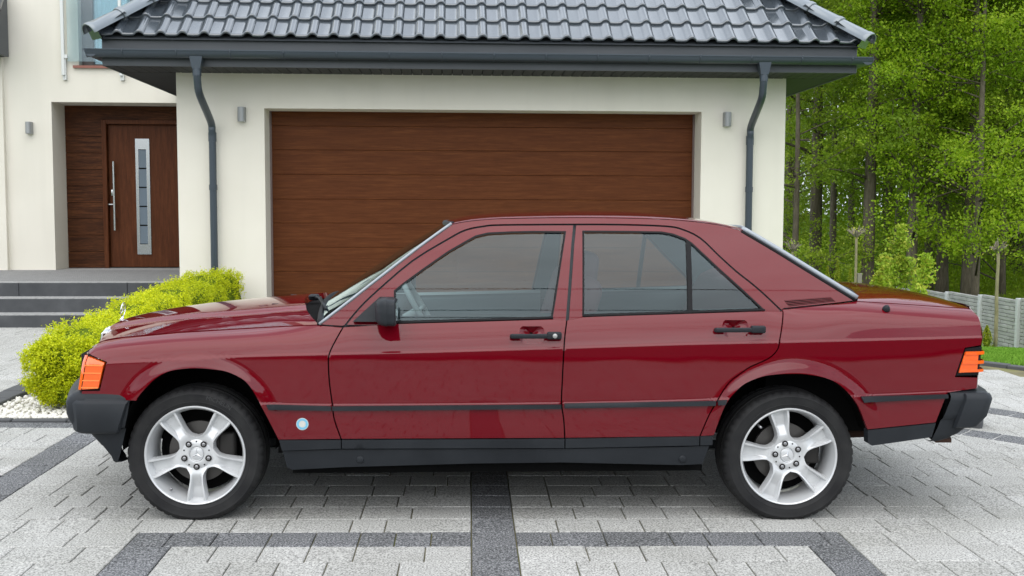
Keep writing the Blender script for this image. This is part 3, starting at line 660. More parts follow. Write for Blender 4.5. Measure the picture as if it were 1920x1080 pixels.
rows=[]
for z,dx in lev:
    x=3.5330+dx; y=S(min(x,3.53),min(z,.932)); pts=[(x,y),(x+.010,y-.014),(x+.020,y-.04),(x+.032,y-.09),(x+.058,y-.2),(x+.066,y-.45),(x+.068,0)]
    rows.append([(a,-b,z) for a,b in pts]+[(a,b,z) for a,b in pts[::-1][1:]])
mb=MB(); mb.grid(rows[::-1]); mb.build('rear_panel','paint',car,True,at=CARLOC)
mb=MB(); mb.cbox(3.618,3.624,-.26,.26,.64,.75); mb.build('number_plate','plate_white',car,at=CARLOC)
# ---- bumpers (lofted rings in plan)
def plan(x0,y0,xc,yc,xm,n=8):
    # from the side start (x0,y0) to the corner (xc,yc) and on to the middle (xm,0)
    s=1 if xm>x0 else -1
    P=[(x0,y0),(x0+(xc-x0)*.55,y0-.003),(xc-s*.035,y0-.02),(xc-s*.008,yc+.02),(xc+s*.006,yc-.02),(xc+(xm-xc)*.45,yc*.72),(xc+(xm-xc)*.85,yc*.38),(xm,0)]
    h=smooth_open(P,4); return h
def loft(levels,cap=True):
    rows=[]
    for z,(x0,y0,xc,yc,xm) in levels:
        h=plan(x0,y0,xc,yc,xm); rows.append([(x,-y,z) for x,y in h]+[(x,y,z) for x,y in h[::-1][1:]])
    mb=MB(); mb.grid(rows); return mb
fb=loft([(.596,(-.262,.80,-.49,.68,-.63)),(.588,(-.262,.822,-.515,.705,-.655)),(.572,(-.262,.834,-.548,.728,-.69)),(.556,(-.264,.842,-.564,.738,-.708)),(.536,(-.266,.846,-.573,.742,-.716)),(.486,(-.275,.846,-.572,.742,-.715)),(.455,(-.283,.845,-.562,.738,-.706)),(.428,(-.290,.840,-.548,.730,-.694)),(.418,(-.293,.825,-.520,.715,-.672)),(.414,(-.293,.80,-.49,.68,-.64))])
bf=fb.build('front_bumper','black_plastic',car,True,35,at=CARLOC)
for sg in (-1,1):
    mb=MB(); pts=[(-.275,.536),(-.530,.536),(-.532,.428),(-.335,.404),(-.318,.41)]
    rows=[]
    for z,o,xr,xl in ((.548,.006,-.268,-.52),(.541,.014,-.272,-.525),(.533,.018,-.278,-.528),(.418,.018,-.316,-.518),(.408,.012,-.322,-.51),(.402,.002,-.325,-.50)):
        rows.append([(xr+.008,sg*(.842),z)]+[(xr+(xl-xr)*t,sg*(.845+o-.0*t),z) for t in (.0,.25,.5,.70)]+[(xr+(xl-xr)*.86,sg*(.838+o),z),(xl,sg*(.815+o*.4),z)])
    mb.grid(rows); mb.build('bumper_end','black_plastic',bf,True,35)
    mb=MB(); mb.grid([[(x,sg*(yy),z) for x,yy,z in r] for r in ([(-.245,.80,.556),(-.30,.845,.556),(-.44,.846,.556),(-.52,.80,.556)],[(-.245,.80,.546),(-.30,.852,.546),(-.44,.852,.546),(-.52,.81,.546)])]); mb.build('bumper_rail','black_plastic',bf,True)
va=loft([(.420,(-.292,.815,-.50,.70,-.66)),(.40,(-.2975,.812,-.495,.70,-.655)),(.3416,(-.313,.806,-.447,.70,-.62)),(.29,(-.328,.800,-.394,.70,-.585)),(.268,(-.337,.796,-.374,.70,-.57)),(.2600,(-.342,.785,-.360,.69,-.555)),(.262,(-.335,.75,-.345,.66,-.52))])
va.build('front_apron','black_plastic',car,True,40,at=CARLOC)
rb=loft([(.575,(3.380,.77,3.545,.70,3.62)),(.568,(3.382,.80,3.565,.715,3.66)),(.562,(3.386,.822,3.595,.725,3.69)),(.548,(3.387,.832,3.606,.728,3.702)),(.53,(3.383,.835,3.609,.729,3.705)),(.507,(3.374,.834,3.606,.728,3.702)),(.470,(3.362,.832,3.592,.726,3.69)),(.450,(3.354,.830,3.582,.724,3.682)),(.438,(3.348,.820,3.556,.715,3.66)),(.41,(3.338,.818,3.524,.71,3.63)),(.375,(3.324,.815,3.478,.71,3.60)),(.352,(3.316,.81,3.43,.70,3.58)),(.338,(3.311,.80,3.385,.69,3.56)),(.336,(3.305,.77,3.37,.66,3.5))])
br=rb.build('rear_bumper','black_plastic',car,True,35,at=CARLOC)
mb=MB()
for sg in (-1,1):
    mb=MB(); rows=[]
    for z,o,x0,x1 in ((.562,.004,3.452,3.575),(.552,.015,3.452,3.582),(.536,.020,3.449,3.588),(.46,.020,3.424,3.566),(.412,.016,3.408,3.515),(.405,.004,3.406,3.505)):
        rows.append([(x0-.006,sg*.828,z)]+[(x0+(x1-x0)*t,sg*(.832+o),z) for t in (0,.3,.6,.72)]+[(x0+(x1-x0)*.88,sg*(.822+o),z),(x1,sg*(.80+o*.5),z)])
    mb.grid(rows); mb.build('bumper_end','black_plastic',br,True,35)
mb=MB(); mb.tube([(3.05,-.42,.30),(3.40,-.44,.315),(3.475,-.44,.310)],.026,14); 
mb.build('exhaust_pipe','rust',car,True,at=CARLOC)
mb=MB(); mb.add([(3.40,-.66,.316),(3.475,-.66,.318),(3.53,-.50,.318),(3.42,-.50,.316),(3.40,-.66,.300),(3.475,-.66,.300),(3.53,-.50,.300),(3.42,-.50,.300)],[(0,1,2,3),(4,7,6,5),(0,4,5,1),(1,5,6,2)]); mb.build('exhaust_tip','rust',car,at=CARLOC)
# ---- grille and star
mb=MB(); 
def gx(z): return -.585+.05*(z-.55)/.26
for z0,z1,h0,h1 in ((.785,.812,.335,.30),): 
    mb.add([(gx(z0)-.012,-h0,z0),(gx(z0)-.012,h0,z0),(gx(z1)+.006,h1,z1),(gx(z1)+.006,-h1,z1),(gx(z0)+.05,-h0,z0),(gx(z0)+.05,h0,z0),(gx(z1)+.05,h1,z1),(gx(z1)+.05,-h1,z1)],[(0,3,2,1),(4,5,6,7),(0,1,5,4),(3,7,6,2),(0,4,7,3),(1,2,6,5)])
for sg in (-1,1): mb.tube([(gx(.81)+.002,sg*.300,.800),(gx(.78)-.006,sg*.325,.778),(gx(.6)-.010,sg*.31,.60)],.010,8)
mb.tube([(gx(.6)-.012,-.31,.60),(gx(.6)-.012,.31,.60)],.012,8)
gr=mb.build('grille_surround','chrome',car,True,40,at=CARLOC)
for i in range(7):
    z=.615+i*.024; mb=MB(); mb.box(gx(z)-.004,gx(z)+.02,-.31,.31,z,z+.008); mb.build('grille_slat','black_plastic',gr)
rows=[]
for v in vvn:
    x,y,z=hoodpt(0,v); tx=-.512-.05*(1-max(0,(abs(y)-.36)/.36)) if abs(y)>.30 else -.55
    rows.append([(x+.004,y,z-.004),(x-.006,y,z-.012),(x-.010,y,z-.022),(min(x-.008,tx+.02),y,(z-.022+.742)/2),(tx,y,.740),(tx+.04,y,.735)])
mb=MB(); mb.grid(rows); mb.build('nose_panel','paint',car,True,at=CARLOC)
for sg in (-1,1):
    rows=[]
    for x,z in ((-.4923,.7613),(-.480,.757),(-.468,.751),(-.4564,.7454)):
        y=S(x,z)-.002; rows.append([(x,sg*y,z),(x-.012,sg*(y-.012),z-.006),(x-.016,sg*(y-.03),.744),(x-.034,sg*(y-.12),.744)])
    mb=MB(); mb.grid(rows); mb.build('nose_corner','paint',car,True,at=CARLOC)
mb=MB(); mb.grid([[(-.42,-.70,.56),(-.42,.70,.56)],[(-.42,-.66,.78),(-.42,.66,.78)]]); mb.build('front_panel','gap_black',car,at=CARLOC)
mb=MB(); sx,sz=-.553,.868; ring=[(sx+.004*math.sin(t),.036*math.cos(t),sz+.036*math.sin(t)) for t in np.linspace(0,2*math.pi,29)]
mb.tube(ring,.0022,8,False)
for a in (math.pi/2,math.pi/2+2.0944,math.pi/2-2.0944): mb.tube([(sx,0,sz),(sx,.035*math.cos(a),sz+.035*math.sin(a))],.003,6,rs=[.0030,.0010])
mb.tube([(-.562,0,.812),(-.558,0,.822),(-.553,0,.834)],.006,10,rs=[.013,.008,.003]); mb.build('bonnet_star','chrome',gr,True)
# ---- cabin
mb=MB(); mb.box(.42,2.28,-.74,.74,.195,.28); mb.box(.35,.62,-.70,.70,.28,.80); mb.box(2.60,3.45,-.62,.62,.35,.93); mb.box(-.45,.36,-.48,.48,.30,.80); mb.build('floor_tub','well_black',car,at=CARLOC)  # black floor box set low to block light and deepen the shade underneath
mb=MB(); V,F=rbox(.72,0,.835,.36,1.36,.13,.05); mb.add(V,F); mb.build('dashboard','interior_dark',car,True,at=CARLOC)
mb=MB(); c=Vector((.985,-.36,.895)); ax=Vector((.86,0,.50)).normalized(); a=Vector((0,1,0)); b=ax.cross(a)
mb.tube([c+(a*math.cos(t)+b*math.sin(t))*.185 for t in np.linspace(0,2*math.pi,41)],.014,8,False)
for t in (0,math.pi,-math.pi/2): mb.tube([c-ax*.02,c+(a*math.cos(t)+b*math.sin(t))*.18],.014,6)
mb.tube([c-ax*.03,c-ax*.24],.03,8); sw=mb.build('steering_wheel','interior_light',car,True,at=CARLOC)
def front_seat(y):
    mb=MB(); V,F=rbox(1.42,y,.53,.52,.50,.17,.06); mb.add(V,F)
    s_=mb.build('seat_cushion','seat',car,True,at=CARLOC)
    M=Matrix.Rotation(R(17),4,'Y'); mb=MB(); V,F=rbox(1.70,y,.80,.15,.50,.56,.06,M=M); mb.add(V,F); mb.build('seat_backrest','seat',s_,True)
    M=Matrix.Rotation(R(7),4,'Y'); mb=MB(); V,F=rbox(1.775,y,1.085,.105,.26,.20,.045,4,M); mb.add(V,F); mb.build('headrest','seat',s_,True)
    for d in (-.06,.06): mb=MB(); mb.tube([(1.765,y+d,1.08),(1.74,y+d,.90)],.006,6); mb.build('headrest_post','chrome',s_,True)
front_seat(-.37); front_seat(.37)
mb=MB(); V,F=rbox(2.22,0,.54,.50,.88,.18,.07); mb.add(V,F); rs=mb.build('rear_seat','seat',car,True,at=CARLOC)
M=Matrix.Rotation(R(24),4,'Y'); mb=MB(); V,F=rbox(2.56,0,.87,.17,1.26,.34,.07,4,M); mb.add(V,F); mb.build('seat_backrest','seat',rs,True)
for y in (-.36,.36):
    rows=[]
    for i in range(15):
        t=math.pi*i/14; rows.append([(2.62-.10*math.cos(t)*1.0,y-.26+.52*j/6,.95+(.115*math.sin(t))*(1-abs(2*j/6-1)**4*.5)) for j in range(7)])
    mb=MB(); mb.grid(rows); mb.build('rear_headrest','seat',rs,True)
mb=MB(); mb.grid([[(2.60,-.66,.93),(2.60,.66,.93)],[(3.06,-.66,.975),(3.06,.66,.975)]]); mb.build('parcel_shelf','interior',car,at=CARLOC)
mb=MB(); V,F=rbox(1.13,0,1.255,.03,.20,.06,.012); mb.add(V,F); mb.tube([(1.13,0,1.27),(1.15,0,1.31)],.008,6); mb.build('rear_view_mirror','interior_dark',car,True,at=CARLOC)
# ---- wheels
TY=.70
def ground_z(x,y): return -.008*x+.012*(y+.75)
def wheel(cx,cz,sgn,spoke0,gz):
    """sgn -1 near side; built around (0,0,0) facing -y, then turned"""
    root=empty('wheel',(0,0,0)); root.parent=car; root.matrix_parent_inverse=Matrix.Translation(-Vector(CARLOC))
    root.location=(cx,sgn*TY,cz); root.rotation_euler=(0,0,0 if sgn<0 else math.pi)
    prof=[(.2180,.086),(.2235,.092),(.2300,.0965),(.2390,.1005),(.2420,.1020),(.2440,.1012),(.2600,.1040),(.2740,.1030),(.2760,.1038),(.2800,.1020),(.2900,.0955),(.2975,.0865),(.3010,.0760),(.3025,.066),(.303,.058),(.298,.0575),(.298,.050),(.303,.0495),(.3035,.016),(.298,.0155),(.298,.008),(.3035,.0075)]
    full=prof+[(r,-o) for r,o in prof[::-1]]
    n=192; mb=MB(); mb.lathe(full,n)
    np_=len(full)
    for i,(r,o) in enumerate(full):
        if .286<r and abs(o)>.058:
            for j in range(n):
                q=j%4
                if q==0:
                    x,y,z=mb.V[i*n+j]; f=(r-.0045)/r; mb.V[i*n+j]=(x*f,y,z*f)
    # flat spot where it stands
    lim=gz-cz+.0005
    mb.V=[(x,y,max(z,lim)) for x,y,z in mb.V]
    mb.F=[f[::-1] for f in mb.F]
    mb.build('tyre','tyre',root,True,28)
    mb=MB(); mb.lathe([(.2235,.089),(.2225,.0955),(.2195,.0975),(.2165,.0965),(.2135,.093),(.2115,.086),(.2075,.076),(.2015,.058),(.197,.03),(.193,-.02),(.197,-.07),(.215,-.095),(.2235,-.092)],96); mb.F=[f[::-1] for f in mb.F]
    rim=mb.build('rim','alloy',root,True,50)
    hw=lambda r:interp([(.045,.066),(.068,.047),(.088,.0335),(.11,.0310),(.13,.0335),(.16,.0395),(.19,.045),(.209,.0475)],r)
    fy=lambda r:interp([(.045,.062),(.07,.067),(.10,.074),(.14,.081),(.18,.085),(.209,.0835)],r)
    dp=lambda r:.030*sst(.085,.15,r)
    A=[-1,-.97,-.90,-.80,-.70,-.60,-.50,-.30,0,.30,.50,.60,.70,.80,.90,.97,1]
    for q in range(5):
        a=R(spoke0+72*q); ca,sa=math.cos(a),math.sin(a); rows=[]
        for i in range(25):
            r=.045+(.209-.045)*i/24; h=hw(r); f=fy(r); d=dp(r); rw=[]
            for t in A:
                u=abs(t); 
                if u>=.9: o=f-.030*((u-.9)/.1)**1.5
                elif u>.68: o=f-.0015*((.79-u)/.11)**2
                else: o=f-.0015-d*sst(.70,.54,u)
                if u>=1: o=f-.045
                tx=r*ca-t*h*sa; tz=r*sa+t*h*ca; rw.append((tx,-o,tz))
            rows.append(rw)
        mb=MB(); mb.grid(rows); e=rows[-1]; b=len(mb.V); mb.add(e+[(p[0],-.03,p[2]) for p in e],[(i,i+1,len(e)+i+1,len(e)+i) for i in range(len(e)-1)])
        o=mb.build('spoke','alloy',rim,True,60)
    # hub, cap, bolts
    mb=MB(); mb.lathe([(.0305,.060),(.034,.066),(.0365,.0675),(.046,.066),(.066,.0640),(.074,.0585),(.076,.03)],60); mb.F=[f[::-1] for f in mb.F]; mb.build('hub','alloy',rim,True,50)
    mb=MB(); mb.lathe([(.0001,.0665),(.028,.0665),(.0315,.0645),(.0318,.058)],40); mb.F=[f[::-1] for f in mb.F]; cap=mb.build('centre_cap','alloy',root,True,40)
    mb=MB()
    a0=spoke0+(180 if spoke0==270 else 30+132)
    for q in range(3):
        a=R(a0+120*q+ (0 if spoke0==270 else 0)); d=Vector((math.cos(a),0,math.sin(a))); p=Vector((-d.z,0,d.x)); b=len(mb.V)
        mb.add([(0,-.0705,0),tuple(d*.0265+Vector((0,-.0682,0))),tuple(Vector((math.cos(a+R(60)),0,math.sin(a+R(60))))*.0052+Vector((0,-.0668,0))),tuple(Vector((math.cos(a-R(60)),0,math.sin(a-R(60))))*.0052+Vector((0,-.0668,0)))],[(0,1,2),(0,3,1)])
    mb.build('cap_star','alloy_edge',root)
    mb=MB(); mb.lathe([(.0285,.0672),(.0300,.0685),(.0315,.0672)],40); mb.build('cap_ring','alloy_edge',root,True)
    for q in range(5):
        a=R(spoke0+72*q); c=(.056*math.cos(a),0,.056*math.sin(a))
        mb=MB(); mb.lathe([(.0142,.0705),(.0132,.0720),(.0120,.0705),(.0115,.0690),(.0001,.0688)],20,c); mb.F=[f[::-1] for f in mb.F]; mb.build('bolt_hole','dark_iron',root,True)
        mb=MB(); mb.lathe([(.0080,.0692),(.0078,.0725),(.006,.0735),(.0001,.0735)],14,c); mb.F=[f[::-1] for f in mb.F]; mb.build('wheel_bolt','bolt_steel',root,True,40)
        a=R(spoke0+36+72*q); c=(.058*math.cos(a),0,.058*math.sin(a)); mb=MB(); mb.lathe([(.0036,.0662),(.0001,.0664)],10,c); mb.F=[f[::-1] for f in mb.F]; mb.build('pin_hole','gap_black',root)
    mb=MB(); mb.lathe([(.0001,.012),(.075,.012),(.076,.0),(.138,-.002),(.138,-.022),(.02,-.022)],60); mb.F=[f[::-1] for f in mb.F]; mb.build('brake_disc','brake_iron',root,True,40)
    mb=MB(); V,F=rbox(.125*(1),.0,.02,.075,.06,.14,.015); mb.add(V,F); mb.build('brake_caliper','dark_iron',root,True)
    mb=MB(); mb.lathe([(.0001,-.06),(.19,-.06)],32); mb.F=[f[::-1] for f in mb.F]; mb.build('backing_plate','well_black',root)
    a=R(spoke0-36 if spoke0==270 else spoke0+108-4); mb=MB(); c=Vector((.196*math.cos(a),0,.196*math.sin(a))); dd=Vector((math.cos(a),0,math.sin(a)))
    mb.tube([c+Vector((0,-.06,0)),c-dd*.012+Vector((0,-.088,0))],.0055,10); mb.build('valve','bolt_steel',root,True)
for cx,cz,sp in ((0,.29,270),(2.665,.2686,30)):
    for sg in (-1,1): wheel(cx,cz,sg,sp,ground_z(cx,sg*.70))

def tyre_text(body,root_,rad,a0,size):
    cu_=bpy.data.curves.new('lettering','FONT'); cu_.body=body; cu_.size=size; cu_.extrude=.0; tob=bpy.data.objects.new('lettering',cu_); col.objects.link(tob)
    dg=bpy.context.evaluated_depsgraph_get(); me=bpy.data.meshes.new_from_object(tob.evaluated_get(dg)); bpy.data.objects.remove(tob)
    for v in me.vertices:
        a=a0-v.co.x/rad; r=rad+v.co.y; v.co=Vector((r*math.cos(a),-.1046-.0004,r*math.sin(a)))
    me.materials.clear(); o=link('tyre_lettering',me,'tyre_letter',root_); return o
nw=[o for o in car.children if o.name.startswith('wheel') and o.type=='EMPTY' and o.location.y<0 and abs(o.location.x)<.1]
tyre_text('MICHELIN',nw[0],.258,R(78),.026)
# ============================================================ GROUND
def terrain(x,y):
    z=ground_z(max(-8,min(x,6.5)),max(-6,min(y,7)))
    s=(x-5.9)*.44+(y-3.8)*.9
    if x>3.0 and s>0:
        q=sst(3.0,5.2,x) if y>5 else 1
        d=.108*min(s,22)*q
        if s>24: d-=.045*min(s-24,60)*q
        z-=d
    return z
EDGE=[(5.35,4.62),(5.858,3.928),(6.086,3.631),(6.9,2.55),(8.2,1.0)]   # lawn edge of the drive
def edge_side(x,y):
    # >0 on the lawn
    a,b=(5.858,3.928),(6.086,3.631); dx,dy=b[0]-a[0],b[1]-a[1]
    return (x-a[0])*(-dy)+(y-a[1])*dx
def sheet(name,x0,x1,y0,y1,nx,ny,mt,dz,fn=None,warp=1):
    V=[];F=[]
    def g(a,b,n):
        return [a+(b-a)*i/n for i in range(n+1)]
    for x in g(x0,x1,nx):
        for y in g(y0,y1,ny): V.append((x,y,(fn or terrain)(x,y)+dz))
    for i in range(nx):
        for j in range(ny): F.append((i*(ny+1)+j,(i+1)*(ny+1)+j,(i+1)*(ny+1)+j+1,i*(ny+1)+j+1))
    me=mesh(name,V,F,True); o=link(name,me,mt); tag(o,kind='structure'); return o
# wide land (rings of grid) and the paved forecourt
V=[];F=[]
xs=[-400,-150,-60,-30,-15,-9]+[-8+.5*i for i in range(0,100)]+[45,60,90,150,400]; ys=[-400,-150,-60,-30,-16,-9]+[-8.2+.5*i for i in range(0,150)]+[70,90,150,400]
for x in xs:
    for y in ys:
        inp=-7<x<9 and -6.9<y<7.2 and edge_side(x,y)<.05
        V.append((x,y,terrain(x,y)-(.12 if inp else .006)))
for i in range(len(xs)-1):
    for j in range(len(ys)-1): F.append((i*len(ys)+j,(i+1)*len(ys)+j,(i+1)*len(ys)+j+1,i*len(ys)+j+1))
land=link('ground',mesh('ground',V,F,True),'grass_ground'); tag(land,kind='structure')
mb=MB(); mb.add([(-80,-13.5,-.05),(80,-13.5,-.25),(80,-6.75,-.25),(-80,-6.75,-.02)],[(0,1,2,3)]); mb.V=[(x,y,ground_z(max(-8,min(x,6.5)),-6)+.004) for x,y,z in mb.V]; mb.V=[]; mb.F=[]
mb.grid([[(x,y,terrain(x,y)+.006) for y in (-13.5,-6.72)] for x in [-80,-40,-15,-9,-8,-5,0,5,6.5,9,15,40,80]]); o=mb.build('reflection_lane','asphalt'); tag(o,kind='structure')  # unseen dark lane behind the viewer, added to darken reflections in the car
# drive: bedding sheet with the stones on it
PY0,PY1=-6.6,6.42
def drive_z(x,y): return ground_z(x,y)
bed=MB(); pts=[(-7.5,PY0),(9.0,PY0),(9.0,-.2),(6.086,3.631),(5.30,4.66),(3.6,6.9),(-7.5,6.9)]
bed.add([(x,y,drive_z(x,y)-.010) for x,y in pts]+[(x,y,drive_z(x,y)-.10) for x,y in pts],[tuple(range(7)),tuple(range(13,6,-1))]+[(i,7+i,7+(i+1)%7,(i+1)%7) for i in range(7)])
drive=bed.build('driveway','joint_sand'); tag(drive,kind='structure')
RP=.19
def hard(x,y): # where stones lie
    if edge_side(x,y)>-.12: return False
    if y>6.17 and x<-2.1: return False
    if -1.98<x<-1.02 and 1.36<y<6.8: return False
    return True
def ldist(x,y,a,b):
    d=Vector((b[0]-a[0],b[1]-a[1])); L=d.length; d/=L; q=Vector((x-a[0],y-a[1])); t=q.dot(d); return abs(q.x*d.y-q.y*d.x) if -.1<t<L+.1 else 9
def darkfield(x,y):
    return False
LEN=[.152,.19,.19,.228,.285,.285]
stones=[]
rw=0; y=-.971+RP*4
rows_y=[-.971-RP*i for i in range(-38,30)]
rnd=random.Random(3)
for y1 in rows_y:
    y0=y1-RP; yc=(y0+y1)/2
    if y0<PY0+.02 or y1>PY1: continue
    strips=[]
    if -4.2<yc<6.2: strips.append((1.225,1.415))
    if -2.3<yc<-1.16: strips+=[(-.20,-.01),(2.645,2.835)]
    if -.75<yc<1.16 : strips.append((-1.175,-.985))
    rowdark=[]
    if abs(yc+1.066)<.05: rowdark.append((-.20,2.835))
    if abs(yc-1.214)<.12 and yc>1.1 and yc<1.36: rowdark.append((-6.8,-.9))
    if -.20<yc<-.0: rowdark.append((-6.8,-1.175))
    if abs(yc+1.066)<.05: strips=[s for s in strips if s[0]>1.2 and s[0]<1.5]
    cuts=sorted(strips); x=-6.9+rnd.random()*.2; segs=[]
    cur=x
    for a,b in cuts: segs.append((cur,a,0)); segs.append((a,b,1)); cur=b
    segs.append((cur,8.6,0))
    for a,b,sd_ in segs:
        if sd_: stones.append((a,b,y0,y1,True)); continue
        p=a
        while p<b-.01:
            L_=rnd.choice(LEN); 
            if b-(p+L_)<.11: L_=b-p
            for e in (q for r in rowdark for q in r):
                if p<e-.001<p+L_ and e-p>.05: L_=e-p
            c=p+L_/2; dk=any(r0<=c<=r1 for r0,r1 in rowdark) or darkfield(c,yc)
            stones.append((p,p+L_,y0,y1,dk)); p+=L_
stones=[s for s in stones if hard((s[0]+s[1])/2,(s[2]+s[3])/2)]
def visible(s):
    d=Vector(((s[0]+s[1])/2,(s[2]+s[3])/2,0))-CAM; z=d.dot(cf)
    if z<.5: return 0
    px=960+2015*d.dot(cr2)/z; py=540-2015*d.dot(cu2)/z
    if not(-20<px<1940 and py<1120): return 0
    if 300<px<1560 and py<905: return 0
    return (s[1]-s[0])*(s[3]-s[2])/z**3
rank=sorted(stones,key=visible,reverse=True); single=[s for s in rank[:300] if visible(s)>0]; sset=set(single)
pm={}
tilt=random.Random(5)
def stone_shape(L_,W_,c=.0030,h=.05):
    x,y=L_/2-.0027,W_/2-.0018
    V=[(-x,-y,-h),(x,-y,-h),(x,y,-h),(-x,y,-h),(-x,-y,-c),(x,-y,-c),(x,y,-c),(-x,y,-c),(-x+c,-y+c,0),(x-c,-y+c,0),(x-c,y-c,0),(-x+c,y-c,0)]
    F=[(8,9,10,11)]+[(4+i,4+(i+1)%4,8+(i+1)%4,8+i) for i in range(4)]+[(i,(i+1)%4,4+(i+1)%4,4+i) for i in range(4)]
    return V,F
for s in single:
    L_=round(s[1]-s[0],3); key=(L_,s[4])
    if key not in pm:
        V,F=stone_shape(L_,RP); me=mesh('paver',V,F); me.materials.append(MATS['paver_dark' if s[4] else 'paver_light']); pm[key]=me
    o=link('paver',pm[key],None,drive); cx,cy=(s[0]+s[1])/2,(s[2]+s[3])/2
    o.location=(cx,cy,ground_z(cx,cy)+tilt.uniform(-.0012,.0012)); o.rotation_euler=(.012+tilt.gauss(0,.003),.008+tilt.gauss(0,.003),tilt.gauss(0,.003))
for dk in (False,True):
    mb=MB()
    for s in stones:
        if s in sset or s[4]!=dk: continue
        V,F=stone_shape(s[1]-s[0],RP); cx,cy=(s[0]+s[1])/2,(s[2]+s[3])/2; z=tilt.uniform(-.0015,.0015); tx,ty=tilt.gauss(0,.003),tilt.gauss(0,.003)
        mb.add([(cx+a,cy+b,ground_z(cx+a,cy+b)+c+z+a*tx+b*ty) for a,b,c in V],F)
    o=mb.build('distant_pavers','paver_dark' if dk else 'paver_light',drive); o['kind']='stuff'
# dark bands crossing the far drive at an angle, laid stone by stone on the bed
for a,b in (((4.22,1.18),(6.2,-.75)),((4.55,2.15),(6.6,-.45))):
    A=Vector((*a,0)); B=Vector((*b,0)); d=(B-A).normalized(); t=0
    while t<(B-A).length:
        l=rnd.choice((.19,.285)); V,F=stone_shape(l,.20,.006,.02); c=A+d*(t+l/2); mb=MB(); mb.add(V,F); o=mb.build('band_stone','paver_dark',drive); o.location=(c.x,c.y,ground_z(c.x,c.y)+.004); o.rotation_euler=(.012,.008,math.atan2(d.y,d.x)); t+=l
# edging of the lawn and of the planting bed
def edging(name,a,b,w,h,mt,label,cat,step=.5,group=None):
    root=empty(name,(a[0],a[1],ground_z(*a))); tag(root,label,cat,group)
    A=Vector((*a,0)); B=Vector((*b,0)); L_=(B-A).length; d=(B-A)/L_; n=Vector((-d.y,d.x,0)); k=max(1,round(L_/step))
    me={}
    for i in range(k):
        mb=MB(); l=L_/k; mb.cbox(.003,l-.003,-w/2,w/2,-.08,h,.006); o=mb.build('edging_block',mt,root)
        p=A+d*(l*i); o.location=(p.x-a[0],p.y-a[1],ground_z(p.x,p.y)-ground_z(*a)); o.rotation_euler=(0,0,math.atan2(d.y,d.x))
    return root
edging('lawn_edging',(5.30,4.66),(8.6,.36),.10,.02,'edging_dark','dark stone edging between the driveway and the lawn','edging',.4)
edging('bed_edging',(-2.02,1.36),(-2.10,6.1),.17,.035,'edging_dark','dark slab border along the left of the hedge bed','edging',.28)
edging('kerb_edging',(-2.02,1.30),(-.98,1.30),.06,.015,'edging_dark','thin dark border across the front of the gravel bed','edging',.3)
mb=MB(); V,F=rbox(0,0,.06,.30,.17,.15,.012,1); mb.add(V,F); kb=mb.build('kerb_stone','step_stone'); kb.location=(4.42,1.30,ground_z(4.42,1.30)); kb.rotation_euler=(0,0,-.5); tag(kb,'loose dark granite kerb block behind the rear bumper','stone')
# lawn
V=[];F=[]; n=70
for i in range(n+1):
    for j in range(n+1):
        t=i/n*3.6-.25; a=(5.30,4.66); d=(.609,-.793); s=j/n; along_=-9+s*15
        x=a[0]+d[0]*along_+.793*(t**2*2.0+.05); y=a[1]+d[1]*along_+.609*(t**2*2.0+.05); V.append((x,y,terrain(x,y)+.012))
for i in range(n):
    for j in range(n): F.append((i*(n+1)+j,i*(n+1)+j+1,(i+1)*(n+1)+j+1,(i+1)*(n+1)+j))
lawn=link('lawn',mesh('lawn',V,F,True),'lawn_green'); tag(lawn,kind='structure')
rg=random.Random(21); mb=MB()
for i in range(26000):
    D=9.0+ (rg.random()**1.6)*16; u=.40+rg.random()*.20; x=1.2+u*D; y=-5.55+D
    if edge_side(x,y)<.06: continue
    z=terrain(x,y)+.010; h=rg.uniform(.018,.045); a=rg.random()*6.28; w_=.006+D*.0004; b=len(mb.V); lx,ly=rg.gauss(0,.012),rg.gauss(0,.012)
    mb.V+=[(x-w_*math.cos(a),y-w_*math.sin(a),z),(x+w_*math.cos(a),y+w_*math.sin(a),z),(x+lx,y+ly,z+h)]; mb.F.append((b,b+1,b+2))
g_=mb.build('lawn_grass','lawn_green'); tag(g_,'short bright green blades of the mown lawn','grass',kind='stuff')
# white pebbles in the bed
rg=random.Random(9); mb=MB()
ico=bmesh.new(); bmesh.ops.create_icosphere(ico,subdivisions=1,radius=1); ico.verts.index_update(); IV=[v.co.copy() for v in ico.verts]; IF=[tuple(v.index for v in f.verts) for f in ico.faces]; ico.free()
for i in range(2600):
    x=rg.uniform(-1.95,-1.02); y=1.37+rg.random()**1.6*4.2; r=rg.uniform(.010,.021); M=Matrix.Rotation(rg.random()*6,3,'Z'); sq=rg.uniform(.5,.8); e=rg.uniform(.75,1.2)
    mb.add([(x+(M@Vector((v.x*e,v.y,0))).x*r,y+(M@Vector((v.x*e,v.y,0))).y*r,ground_z(x,y)+.004+(v.z*sq+.4)*r) for v in IV],IF)
g_=mb.build('gravel','pebble',smooth=True); tag(g_,'loose white pebbles covering the bed under the hedge','gravel',kind='stuff')
mb=MB(); mb.add([(-2.0,1.34,ground_z(-2,1.34)-.002),(-1.0,1.34,ground_z(-1,1.34)-.002),(-1.0,6.6,ground_z(-1,6.6)-.002),(-2.0,6.6,ground_z(-2,6.6)-.002)],[(0,1,2,3)]); o=mb.build('planting_bed','pebble'); tag(o,kind='structure')

